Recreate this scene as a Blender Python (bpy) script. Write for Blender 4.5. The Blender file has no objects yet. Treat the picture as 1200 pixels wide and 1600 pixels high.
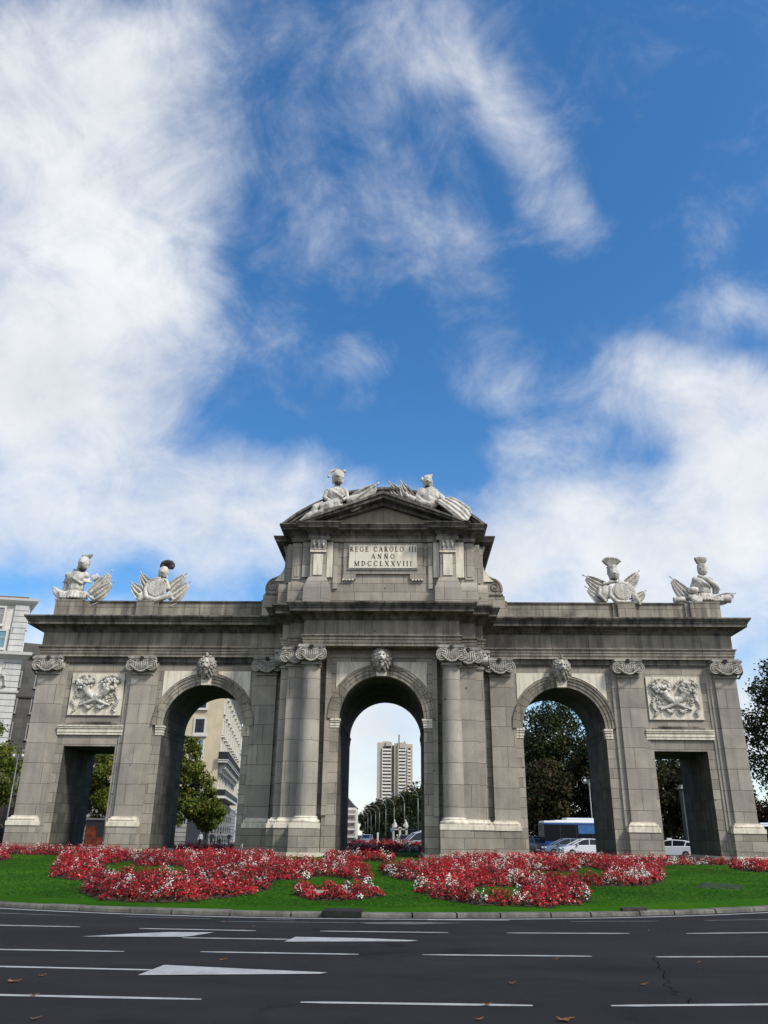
import bpy, bmesh, math, random
import numpy as np
from mathutils import Vector, Matrix, Euler
rnd = random.Random(7)
nr = np.random.default_rng(11)
S = bpy.context.scene
COL = S.collection
R = math.radians

# ------------------------------------------------------------------ camera
cd = bpy.data.cameras.new('camera'); cam = bpy.data.objects.new('camera', cd); COL.objects.link(cam)
_yaw, _pitch, _roll, _f = -0.02947948, 0.38706161, 0.01192939, 1239.0185
_fw = Vector((math.sin(_yaw)*math.cos(_pitch), math.cos(_yaw)*math.cos(_pitch), math.sin(_pitch)))
_r = Vector((math.cos(_yaw), -math.sin(_yaw), 0)); _u = _r.cross(_fw)
_r2 = _r*math.cos(_roll)+_u*math.sin(_roll); _u2 = _u*math.cos(_roll)-_r*math.sin(_roll)
M = Matrix((( _r2.x,_u2.x,-_fw.x,1.275),(_r2.y,_u2.y,-_fw.y,-45.0),(_r2.z,_u2.z,-_fw.z,1.6),(0,0,0,1)))
cam.matrix_world = M
cd.sensor_fit = 'VERTICAL'; cd.sensor_height = 36.0; cd.lens = 36.0*_f/1600.0
cd.clip_start = 0.1; cd.clip_end = 6000
S.camera = cam

# ------------------------------------------------------------------ light
SUN_AZ, SUN_EL = R(128), R(46)      # azimuth from +Y towards +X
sd = bpy.data.lights.new('sun', 'SUN'); sun = bpy.data.objects.new('sun', sd); COL.objects.link(sun)
sd.energy = 3.3; sd.angle = R(9.0); sd.color = (1.0, 0.95, 0.87)
_d = Vector((math.sin(SUN_AZ)*math.cos(SUN_EL), math.cos(SUN_AZ)*math.cos(SUN_EL), math.sin(SUN_EL)))
sun.rotation_euler = _d.to_track_quat('Z', 'Y').to_euler(); sun.location = (60, -60, 80)
S.view_settings.view_transform = 'Standard'; S.view_settings.look = 'None'
S.view_settings.gamma = 1.0; S.view_settings.use_curve_mapping = False
S.view_settings.exposure = 0.07
S.cycles.diffuse_bounces = 1
S.render.resolution_x = 768; S.render.resolution_y = 1024

W = bpy.data.worlds.new('World'); S.world = W; W.use_nodes = True
wn, wl_ = W.node_tree.nodes, W.node_tree.links
wn.clear()
def wnode(t, **k):
    n = wn.new(t)
    for a, b in k.items(): setattr(n, a, b)
    return n
def wmath(op, a, b=None, c=None, clamp=False):
    n = wn.new('ShaderNodeMath'); n.operation = op; n.use_clamp = clamp
    for i, v in enumerate((a, b, c)):
        if v is None: continue
        if isinstance(v, (int, float)): n.inputs[i].default_value = v
        else: wl_.new(v, n.inputs[i])
    return n.outputs[0]
sky = wnode('ShaderNodeTexSky', sky_type='NISHITA', sun_disc=False, sun_elevation=SUN_EL, sun_rotation=SUN_AZ,
            altitude=650.0, air_density=1.0, dust_density=0.8, ozone_density=2.0)
hs = wnode('ShaderNodeHueSaturation'); hs.inputs['Saturation'].default_value = 1.30; hs.inputs['Value'].default_value = 1.0; hs.inputs['Hue'].default_value = .499
wl_.new(sky.outputs[0], hs.inputs['Color'])
bg1 = wnode('ShaderNodeBackground'); bg1.inputs[1].default_value = 0.178; wl_.new(hs.outputs[0], bg1.inputs[0])
tc = wnode('ShaderNodeTexCoord'); sep = wnode('ShaderNodeSeparateXYZ'); wl_.new(tc.outputs['Generated'], sep.inputs[0])
sx, sy, sz = sep.outputs
zc = wmath('MAXIMUM', wmath('ADD', sz, 0.16), 0.05)
lay = wnode('ShaderNodeCombineXYZ'); wl_.new(wmath('DIVIDE', sx, zc), lay.inputs[0]); wl_.new(wmath('DIVIDE', sy, zc), lay.inputs[1])
def noise(scale, detail, rough, dist, off, stretch=(1, 1, 1), rot=0):
    mp = wnode('ShaderNodeMapping'); mp.inputs['Location'].default_value = off; mp.inputs['Scale'].default_value = stretch
    mp.inputs['Rotation'].default_value = (0, 0, rot)
    wl_.new(tc.outputs['Generated'], mp.inputs[0])
    n = wnode('ShaderNodeTexNoise'); n.inputs['Scale'].default_value = scale; n.inputs['Detail'].default_value = detail
    n.inputs['Roughness'].default_value = rough; n.inputs['Distortion'].default_value = dist
    wl_.new(mp.outputs[0], n.inputs['Vector']); return n.outputs['Fac']
c30, s30 = math.cos(R(30)), math.sin(R(30))
yy = wmath('ADD', wmath('MULTIPLY', sy, c30), wmath('MULTIPLY', sz, s30))
zz = wmath('SUBTRACT', wmath('MULTIPLY', sz, c30), wmath('MULTIPLY', sy, s30))
yyc = wmath('MAXIMUM', yy, 0.05)
chart = wnode('ShaderNodeCombineXYZ'); wl_.new(wmath('DIVIDE', sx, yyc), chart.inputs[0]); wl_.new(wmath('DIVIDE', zz, yyc), chart.inputs[1])
# where the cloud banks of that day hang in the sky (chart of directions round azimuth 0, elevation 30)
BANKS = [(-0.45, 0.234, 0.262, 0.226, 0, 1.0), (-0.463, 0.389, 0.202, 0.122, 0, 0.75), (-0.377, 0.119, 0.185, 0.178, 20, 0.8), (-0.482, -0.015, 0.214, 0.137, 0, 0.8), (-0.292, 0.429, 0.199, 0.078, 10, 0.5), (-0.448, -0.138, 0.217, 0.108, 0, 0.75), (-0.271, -0.072, 0.188, 0.073, -20, 0.45), (-0.249, -0.146, 0.198, 0.075, 0, 0.6), (-0.312, 0.307, 0.14, 0.161, -30, 0.55), (-0.026, 0.425, 0.128, 0.105, 30, 0.45), (0.042, 0.424, 0.113, 0.105, -40, 0.5), (0.111, 0.346, 0.113, 0.057, -45, 0.65), (0.165, 0.273, 0.114, 0.058, -50, 0.75), (0.19, 0.213, 0.073, 0.056, 0, 0.8), (-0.034, 0.34, 0.069, 0.13, 15, 0.4), (0.075, 0.154, 0.07, 0.106, 20, 0.4), (0.083, 0.086, 0.102, 0.1, 10, 0.75), (0.108, 0.023, 0.071, 0.047, 0, 0.5), (-0.051, 0.055, 0.064, 0.043, 0, 0.75), (-0.055, -0.012, 0.048, 0.032, 0, 0.45), (-0.109, -0.088, 0.098, 0.057, 0, 0.4), (0.352, 0.008, 0.133, 0.08, -20, 0.5), (0.434, -0.05, 0.133, 0.12, 0, 0.6), (0.296, 0.050, 0.078, 0.039, -10, 0.32), (0.157, -0.056, 0.088, 0.04, 0, 0.5), (0.191, -0.137, 0.169, 0.09, 0, 0.75), (0.297, -0.162, 0.209, 0.09, 0, 0.85), (0.431, -0.137, 0.135, 0.13, 0, 0.85), (0.268, -0.245, 0.269, 0.092, 0, 0.95), (0.397, -0.244, 0.194, 0.109, 0, 0.9), (0.12, -0.22, 0.098, 0.092, 0, 0.8), (-0.028, -0.121, 0.098, 0.049, 0, 0.25), (0.401, 0.114, 0.1, 0.046, 0, 0.3), (0.012, 0.215, 0.101, 0.089, 0, 0.22), (-0.171, 0.056, 0.096, 0.11, 0, 0.15), (-0.029, -0.473, 0.30, 0.15, 0, 1.25), (-0.02, -0.40, 0.2, 0.10, 0, .8), (-0.25, -0.22, 0.12, 0.06, 10, .5), (-0.13, -0.19, 0.1, 0.05, -10, .35), (0.431, -0.406, 0.214, 0.122, 0, 0.9), (-0.407, -0.308, 0.238, 0.078, 0, 0.8), (-0.286, -0.484, 0.225, 0.109, 0, 0.9)]
VEILS = [(-.33, .28, .30, .30, 0, .25), (.05, .30, .22, .20, 10, .18), (.10, .10, .18, .14, 0, .15), (.30, -.03, .28, .14, 0, .25), (-.20, -.14, .30, .10, 0, .30), (-.15, .42, .25, .10, 0, .15)]
acc = None
for (a, b, ra, rb, rot, st) in BANKS+VEILS:
    mp = wnode('ShaderNodeMapping', vector_type='TEXTURE')
    mp.inputs['Location'].default_value = (a, b, 0); mp.inputs['Rotation'].default_value = (0, 0, R(rot)); mp.inputs['Scale'].default_value = (ra, rb, 1)
    wl_.new(chart.outputs[0], mp.inputs[0])
    g = wnode('ShaderNodeTexGradient', gradient_type='SPHERICAL'); wl_.new(mp.outputs[0], g.inputs[0])
    w = wmath('MULTIPLY', g.outputs['Fac'], st*(.40 if (-.2 < a < .25 and b > -.05) else (1.35 if a < -.36 else 1.0)))
    acc = w if acc is None else wmath('ADD', acc, w)
front = wmath('GREATER_THAN', yy, 0.06)
mask = wmath('ADD', wmath('MULTIPLY', acc, front), wmath('MULTIPLY', wmath('SUBTRACT', 1.0, front), 0.8))
n1 = noise(3.6, 10, 0.60, 0.35, (3.1, 1.7, 0.4), (1, 1, 1.25))
n2 = noise(11.0, 9, 0.66, 0.5, (0.4, 6.2, 1.1), (1.0, 1, 1.15), .4)
nn = wmath('ADD', wmath('MULTIPLY', wmath('SUBTRACT', n1, 0.5), 1.9), wmath('MULTIPLY', wmath('SUBTRACT', n2, 0.5), 1.15))
den = wnode('ShaderNodeMapRange', interpolation_type='SMOOTHSTEP'); den.inputs['From Min'].default_value = 0.0; den.inputs['From Max'].default_value = 1.38
wl_.new(wmath('ADD', wmath('DIVIDE', wmath('MULTIPLY', mask, 1.85), wmath('ADD', mask, 0.85)), nn), den.inputs['Value'])
ccol = wnode('ShaderNodeMixRGB'); ccol.inputs['Color1'].default_value = (0.76, 0.79, 0.84, 1); ccol.inputs['Color2'].default_value = (0.97, 0.985, 1.0, 1)
sh = wnode('ShaderNodeMapRange'); sh.inputs['From Min'].default_value = 0.30; sh.inputs['From Max'].default_value = 0.62
wl_.new(noise(5.0, 7, 0.6, 0.2, (7.7, 2.2, 0)), sh.inputs['Value']); wl_.new(sh.outputs[0], ccol.inputs['Fac'])
bg2 = wnode('ShaderNodeBackground'); bg2.inputs[1].default_value = 0.94; wl_.new(ccol.outputs[0], bg2.inputs[0])
mix = wnode('ShaderNodeMixShader'); wl_.new(wmath('MULTIPLY', den.outputs[0], 0.96), mix.inputs[0]); wl_.new(bg1.outputs[0], mix.inputs[1]); wl_.new(bg2.outputs[0], mix.inputs[2])
wo = wnode('ShaderNodeOutputWorld'); wl_.new(mix.outputs[0], wo.inputs[0])

# ------------------------------------------------------------------ materials
class NT:
    def __init__(s, name):
        s.m = bpy.data.materials.new(name); s.m.use_nodes = True
        s.n = s.m.node_tree.nodes; s.l = s.m.node_tree.links
        s.b = s.n['Principled BSDF']
        if 'Specular IOR Level' in s.b.inputs: s.b.inputs['Specular IOR Level'].default_value = 0.25
    def new(s, t, **k):
        n = s.n.new(t)
        for a, b in k.items(): setattr(n, a, b)
        return n
    def math(s, op, a, b=None, clamp=False):
        n = s.new('ShaderNodeMath', operation=op, use_clamp=clamp)
        for i, v in enumerate((a, b)):
            if v is None: continue
            if isinstance(v, (int, float)): n.inputs[i].default_value = v
            else: s.l.new(v, n.inputs[i])
        return n.outputs[0]
    def noise(s, vec, scale, detail=5, rough=.55, dist=0):
        n = s.new('ShaderNodeTexNoise'); n.inputs['Scale'].default_value = scale; n.inputs['Detail'].default_value = detail
        n.inputs['Roughness'].default_value = rough; n.inputs['Distortion'].default_value = dist
        if vec is not None: s.l.new(vec, n.inputs['Vector'])
        return n.outputs['Fac']
    def ramp(s, fac, stops):
        n = s.new('ShaderNodeValToRGB'); s.l.new(fac, n.inputs[0]); e = n.color_ramp.elements
        while len(e) < len(stops): e.new(0.5)
        for i, (p, c) in enumerate(stops): e[i].position = p; e[i].color = (*c, 1)
        return n.outputs[0]
    def mixc(s, fac, a, b, mode='MIX'):
        n = s.new('ShaderNodeMixRGB', blend_type=mode)
        for i, v in enumerate((fac, a, b)):
            if isinstance(v, (int, float)): n.inputs[i].default_value = v
            elif isinstance(v, tuple): n.inputs[i].default_value = (*v, 1)
            else: s.l.new(v, n.inputs[i])
        return n.outputs[0]
    def pos(s):
        return s.new('ShaderNodeNewGeometry').outputs['Position']
    def bump(s, h, strength=.3, dist=.02):
        n = s.new('ShaderNodeBump'); n.inputs['Strength'].default_value = strength; n.inputs['Distance'].default_value = dist
        s.l.new(h, n.inputs['Height']); s.l.new(n.outputs[0], s.b.inputs['Normal'])
    def col(s, c):
        if isinstance(c, tuple): s.b.inputs['Base Color'].default_value = (*c, 1)
        else: s.l.new(c, s.b.inputs['Base Color'])
def plain(name, c, rough=.6, metal=0, spec=.3, var=.12, nscale=6):
    t = NT(name); t.b.inputs['Roughness'].default_value = rough; t.b.inputs['Metallic'].default_value = metal
    t.b.inputs['Specular IOR Level'].default_value = spec
    if var:
        n = t.noise(t.pos(), nscale, 4)
        lo = tuple(x*(1-var) for x in c); hi = tuple(min(1, x*(1+var)) for x in c)
        t.col(t.ramp(n, [(.3, lo), (.7, hi)]))
    else: t.col(c)
    return t.m
def masonry(name, ca, cb, bw, bh, mortar=(.07, .065, .058), ms=.011, stain=.5, zoff=0., dark=1., streak=.5):
    """ashlar: coursed blocks on any vertical face, grime, rain streaks and chips"""
    t = NT(name); g = t.new('ShaderNodeNewGeometry'); P, N = g.outputs['Position'], g.outputs['True Normal']
    sp = t.new('ShaderNodeSeparateXYZ'); t.l.new(P, sp.inputs[0]); sn = t.new('ShaderNodeSeparateXYZ'); t.l.new(N, sn.inputs[0])
    side = t.math('GREATER_THAN', t.math('ABSOLUTE', sn.outputs[0]), .75)
    flat = t.math('GREATER_THAN', t.math('ABSOLUTE', sn.outputs[2]), .75)
    u = t.math('ADD', t.math('MULTIPLY', sp.outputs[0], t.math('SUBTRACT', 1.0, side)), t.math('MULTIPLY', sp.outputs[1], side))
    v = t.math('ADD', t.math('MULTIPLY', sp.outputs[2], t.math('SUBTRACT', 1.0, flat)), t.math('MULTIPLY', sp.outputs[1], flat))
    wob = t.noise(P, .9, 2)
    v = t.math('ADD', v, t.math('MULTIPLY', t.math('SUBTRACT', wob, .5), .02))
    cx = t.new('ShaderNodeCombineXYZ'); t.l.new(u, cx.inputs[0]); t.l.new(t.math('ADD', v, zoff), cx.inputs[1])
    b = t.new('ShaderNodeTexBrick'); t.l.new(cx.outputs[0], b.inputs['Vector']); b.offset = .43; b.squash = 1.35; b.squash_frequency = 3
    b.inputs['Scale'].default_value = 1; b.inputs['Brick Width'].default_value = bw; b.inputs['Row Height'].default_value = bh
    b.inputs['Mortar Size'].default_value = ms; b.inputs['Mortar Smooth'].default_value = .25; b.inputs['Bias'].default_value = -.1
    b.inputs['Color1'].default_value = (*ca, 1); b.inputs['Color2'].default_value = (*cb, 1); b.inputs['Mortar'].default_value = (*mortar, 1)
    c = b.outputs['Color']
    # large stains
    st = t.ramp(t.noise(P, .55, 6, .6, .6), [(.33, (1-stain*.75,)*3), (.62, (1.08, 1.06, 1.03))])
    c = t.mixc(1, c, st, 'MULTIPLY')
    # vertical rain streaks
    mp = t.new('ShaderNodeMapping'); mp.inputs['Scale'].default_value = (2.2, 2.2, .13); t.l.new(P, mp.inputs[0])
    sr = t.ramp(t.noise(mp.outputs[0], 1.6, 5, .6), [(.36, (1-streak*.7, 1-streak*.7, 1-streak*.66)), (.56, (1, 1, 1))])
    c = t.mixc(1, c, sr, 'MULTIPLY')
    # fine grain and chips
    gr = t.ramp(t.noise(P, 26, 6, .7), [(.3, (.80, .80, .80)), (.7, (1.15, 1.15, 1.14))])
    c = t.mixc(1, c, gr, 'MULTIPLY')
    vo = t.new('ShaderNodeTexVoronoi'); vo.inputs['Scale'].default_value = .9; t.l.new(P, vo.inputs['Vector'])
    chip = t.math('LESS_THAN', t.math('ADD', vo.outputs['Distance'], t.math('MULTIPLY', t.noise(P, 9, 2), .10)), .105)
    c = t.mixc(t.math('MULTIPLY', chip, .65), c, (.05, .047, .043))
    if dark != 1.: c = t.mixc(1, c, (dark, dark, dark), 'MULTIPLY')
    t.col(c); t.b.inputs['Roughness'].default_value = .9
    h = t.math('SUBTRACT', t.math('ADD', t.noise(P, 12, 5, .65), t.math('MULTIPLY', t.noise(P, 2.0, 3), .9)), t.math('MULTIPLY', b.outputs['Fac'], 1.5))
    t.bump(h, .55, .02)
    return t.m
G1, G2 = (.315, .285, .243), (.47, .424, .362)
GRAN = masonry('granite_ashlar', G1, G2, 1.15, .505, stain=.34, streak=.2)
GRANBIG = masonry('granite_large_blocks', (.36, .332, .29), (.465, .424, .368), 3.4, 1.06, zoff=.24, stain=.3, streak=.18)
GRANCOL = masonry('granite_drums', (.37, .341, .298), (.465, .424, .368), 9.0, 1.04, zoff=.2, stain=.28, streak=.18)
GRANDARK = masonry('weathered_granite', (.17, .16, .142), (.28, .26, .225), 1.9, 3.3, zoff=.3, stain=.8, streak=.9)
GRANFR = masonry('granite_frieze', (.31, .28, .23), (.46, .415, .34), 1.55, 1.4, zoff=-11.1, stain=.6, streak=.6)
GRANSHADE = masonry('granite_reveal_shaded', (.11, .105, .092), (.18, .168, .145), 1.0, .505, stain=.6, streak=.5)  # darkened copy of the ashlar: shade of the passages painted into its colour
def limestone(name, c, dirt=.55, joints=False):
    t = NT(name); P = t.pos()
    n = t.noise(P, 1.7, 7, .65, .4)
    base = t.ramp(n, [(.32, tuple(x*(1-dirt) for x in c)), (.55, c), (.8, tuple(min(1, x*1.08) for x in c))])
    g = t.ramp(t.noise(P, 22, 5, .7), [(.3, (.86, .85, .83)), (.7, (1.08, 1.08, 1.08))])
    c2 = t.mixc(1, base, g, 'MULTIPLY')
    mp = t.new('ShaderNodeMapping'); mp.inputs['Scale'].default_value = (3, 3, .3); t.l.new(P, mp.inputs[0])
    c2 = t.mixc(1, c2, t.ramp(t.noise(mp.outputs[0], 2.2, 4), [(.35, (.72, .71, .69)), (.55, (1, 1, 1))]), 'MULTIPLY')
    t.col(c2); t.b.inputs['Roughness'].default_value = .85
    if joints: t.bump(t.noise(P, 7.5, 4, .55, 1.0), 1.0, .055)
    else: t.bump(t.noise(P, 18, 5, .65), .4, .015)
    return t.m
LIME = limestone('pale_limestone', (.86, .79, .655), .12)
LIMEC = limestone('carved_limestone', (.74, .71, .64), .42, 1)
LIMED = limestone('sooty_limestone', (.44, .42, .375), .55)
LIMEM = limestone('weathered_carving', (.52, .495, .435), .5)
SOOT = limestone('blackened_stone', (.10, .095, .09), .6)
ASPH = NT('asphalt'); _p = ASPH.pos()
_c = ASPH.ramp(ASPH.noise(_p, .25, 6, .6, .5), [(.3, (.021, .020, .020)), (.7, (.033, .031, .031))])
_g = ASPH.ramp(ASPH.noise(_p, 90, 3, .8), [(.34, (.35, .35, .35)), (.56, (1.0, 1.0, 1.0)), (.70, (2.6, 2.5, 2.4))])
_c = ASPH.mixc(1, _c, _g, 'MULTIPLY')
_mp = ASPH.new('ShaderNodeMapping'); _mp.inputs['Scale'].default_value = (.22, 1.1, 1); ASPH.l.new(_p, _mp.inputs[0])
_c = ASPH.mixc(1, _c, ASPH.ramp(ASPH.noise(_mp.outputs[0], .9, 5, .55), [(.3, (.80, .80, .82)), (.7, (1.2, 1.19, 1.17))]), 'MULTIPLY')
_st = ASPH.ramp(ASPH.noise(_p, .8, 5, .7, 1.2), [(.30, (.62, .62, .62)), (.42, (1, 1, 1)), (.72, (1.12, 1.12, 1.1))])
_c = ASPH.mixc(1, _c, _st, 'MULTIPLY')
ASPH.col(_c); ASPH.b.inputs['Specular IOR Level'].default_value = .12; ASPH.b.inputs['Roughness'].default_value = .9; ASPH.bump(ASPH.noise(_p, 130, 3, .8), .5, .006)
ASPH = ASPH.m
def paintm():
    t = NT('worn_road_paint'); P = t.pos()
    w = t.math('ADD', t.math('MULTIPLY', t.noise(P, 60, 4, .8), .6), t.math('MULTIPLY', t.noise(P, 3.5, 5, .7), .4))
    c = t.ramp(w, [(.30, (.06, .06, .06)), (.46, (.36, .36, .35)), (.7, (.55, .55, .53))])
    t.col(c); t.b.inputs['Roughness'].default_value = .7; t.bump(t.noise(P, 130, 3, .8), .4, .004); return t.m
PAINT = paintm()
def paint2():
    t = NT('faded_road_paint'); P = t.pos()
    w = t.math('ADD', t.math('MULTIPLY', t.noise(P, 70, 4, .8), .6), t.math('MULTIPLY', t.noise(P, 2.5, 5, .7), .4))
    t.col(t.ramp(w, [(.33, (.04, .04, .042)), (.52, (.13, .13, .135)), (.7, (.22, .22, .22))])); t.b.inputs['Roughness'].default_value = .8; return t.m
PAINT2 = paint2()
KERB = limestone('kerb_granite', (.19, .18, .155), .55)
PAVE = masonry('pavement_slabs', (.20, .195, .185), (.26, .25, .235), .6, .6, stain=.3, streak=0)
def lawnm():
    t = NT('mown_lawn'); P = t.pos()
    a = t.ramp(t.noise(P, .5, 5, .6, .3), [(.3, (.022, .085, .005)), (.55, (.036, .120, .007)), (.8, (.070, .150, .012))])
    b = t.ramp(t.noise(P, 45, 5, .8), [(.25, (.6, .65, .5)), (.5, (1, 1, .95)), (.8, (1.45, 1.4, 1.2))])
    c = t.mixc(1, a, b, 'MULTIPLY'); t.col(c); t.b.inputs['Roughness'].default_value = .95; t.b.inputs['Specular IOR Level'].default_value = .05
    t.bump(t.noise(P, 60, 4, .8), 1.0, .03); return t.m
LAWN = lawnm()
SOIL = plain('garden_soil', (.045, .03, .02), .95, var=.4, nscale=8)
GRAVEL = plain('sandy_gravel', (.36, .30, .22), .95, var=.25, nscale=25)
def leafm(name, stops, trans=.25, spec=.2):
    t = NT(name); g = t.new('ShaderNodeNewGeometry')
    r = g.outputs['Random Per Island']
    c = t.ramp(r, stops)
    v = t.ramp(t.noise(g.outputs['Position'], .35, 3), [(.35, (.62, .62, .62)), (.65, (1.25, 1.2, 1.1))])
    c = t.mixc(1, c, v, 'MULTIPLY')
    t.col(c); t.b.inputs['Roughness'].default_value = .6; t.b.inputs['Specular IOR Level'].default_value = spec
    if trans:
        tr = t.new('ShaderNodeBsdfTranslucent'); t.l.new(c, tr.inputs[0])
        mx = t.new('ShaderNodeMixShader'); mx.inputs[0].default_value = trans
        t.l.new(t.b.outputs[0], mx.inputs[1]); t.l.new(tr.outputs[0], mx.inputs[2])
        t.l.new(mx.outputs[0], t.n['Material Output'].inputs[0])
    return t.m
RED = leafm('red_petals', [(0, (.13, .002, .005)), (.40, (.34, .005, .012)), (.80, (.52, .014, .026)), (.94, (.62, .10, .12)), (1, (.78, .36, .36))], .15)
WHITE = leafm('white_petals', [(0, (.55, .50, .44)), (.6, (.82, .79, .72)), (1, (.9, .87, .8))], .15)
BEGLEAF = leafm('begonia_leaves', [(0, (.012, .022, .008)), (.6, (.03, .05, .014)), (1, (.055, .03, .018))], .1)
LEAF_L = leafm('plane_tree_leaves', [(0, (.05, .085, .010)), (.5, (.11, .155, .02)), (.85, (.19, .21, .035)), (1, (.26, .21, .045))], .3)
LEAF_D = leafm('dark_evergreen_leaves', [(0, (.012, .022, .005)), (.6, (.030, .046, .010)), (1, (.075, .075, .02))], .15)
LEAF_M = leafm('mixed_park_leaves', [(0, (.012, .018, .006)), (.55, (.032, .040, .011)), (.85, (.07, .06, .018)), (1, (.10, .05, .02))], .2)
LEAF_R = leafm('autumn_leaves', [(0, (.03, .014, .008)), (.6, (.07, .028, .014)), (1, (.10, .05, .018))], .2)
BARK = plain('tree_bark', (.07, .058, .045), .95, var=.35, nscale=12)
DEADLEAF = plain('dry_leaf', (.20, .095, .04), .8, var=.4, nscale=40)
STEEL = plain('galvanised_steel', (.20, .205, .21), .45, metal=.4, var=.08)
DARKMETAL = plain('dark_painted_metal', (.02, .021, .024), .5, var=.15)
GLASS = plain('window_glass', (.012, .016, .02), .12, spec=.45, var=.2, nscale=1)
GLASSB = plain('sky_lit_glass', (.14, .27, .32), .12, spec=.9, var=.25, nscale=.8)
CREAM = masonry('cream_render', (.68, .58, .40), (.72, .62, .44), 40, 60, ms=.0, stain=.15, streak=.12)
WHITER = masonry('white_render', (.76, .74, .68), (.80, .78, .72), 40, 60, ms=.0, stain=.15, streak=.15)
WHITEQ = masonry('grey_quoins', (.62, .62, .61), (.68, .68, .66), 9, .75, ms=.04, stain=.15, streak=.2)
GREYB = masonry('grey_stone_wall', (.11, .108, .103), (.15, .145, .137), 2.2, .8, stain=.25, streak=.3)
TRIM = plain('white_trim', (.66, .65, .61), .7, var=.08)
ROOFT = plain('slate_roof', (.06, .06, .065), .7, var=.25, nscale=2)
TOWERC = plain('tower_concrete', (.50, .45, .37), .85, var=.1, nscale=.2)
TOWERW = plain('tower_white_parapet', (.78, .74, .66), .85, var=.07, nscale=.3)
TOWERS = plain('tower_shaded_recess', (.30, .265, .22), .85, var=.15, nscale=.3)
CARW = plain('white_car_paint', (.74, .75, .77), .25, spec=.6, var=0)
CARG = plain('grey_blue_car_paint', (.16, .22, .31), .25, spec=.6, var=0)
CARS_ = plain('silver_car_paint', (.36, .40, .42), .3, metal=.3, spec=.6, var=0)
CARSD = plain('dark_silver_paint', (.12, .13, .14), .3, spec=.5, var=0)
CARD = plain('dark_car_paint', (.04, .045, .05), .25, spec=.6, var=0)
BUSB = plain('bus_blue_paint', (.012, .06, .22), .3, spec=.5, var=0)
BUSAD = plain('bus_side_poster', (.05, .14, .34), .4, var=.25, nscale=3)
TINT = plain('tinted_bus_glass', (.008, .009, .012), .35, spec=.15, var=0)
RUBBER = plain('tyre_rubber', (.015, .015, .016), .85, var=0)
LAMPRED = plain('red_lamp_lens', (.45, .01, .01), .3, spec=.6, var=0)
LAMPCLR = plain('clear_lamp_lens', (.65, .67, .70), .15, spec=.8, var=0)
ORANGE = plain('orange_poster', (.13, .026, .010), .6, var=.75, nscale=2.5)
SKIN = plain('skin', (.42, .26, .19), .6, var=.05)
CLBLACK = plain('dark_cloth', (.018, .018, .022), .9, var=.2)
CLWHITE = plain('white_cloth', (.60, .62, .66), .9, var=.08)
CLBLUE = plain('navy_cloth', (.02, .03, .06), .9, var=.15)
CLGREY = plain('grey_cloth', (.12, .12, .13), .9, var=.15)
HAIR = plain('dark_hair', (.02, .014, .01), .7, var=.1)
TAR = plain('tar_gap', (.006, .006, .006), 1.0, spec=0, var=0)
INK = plain('carved_letter_shadow', (.045, .042, .04), .9, var=.15)

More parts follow.
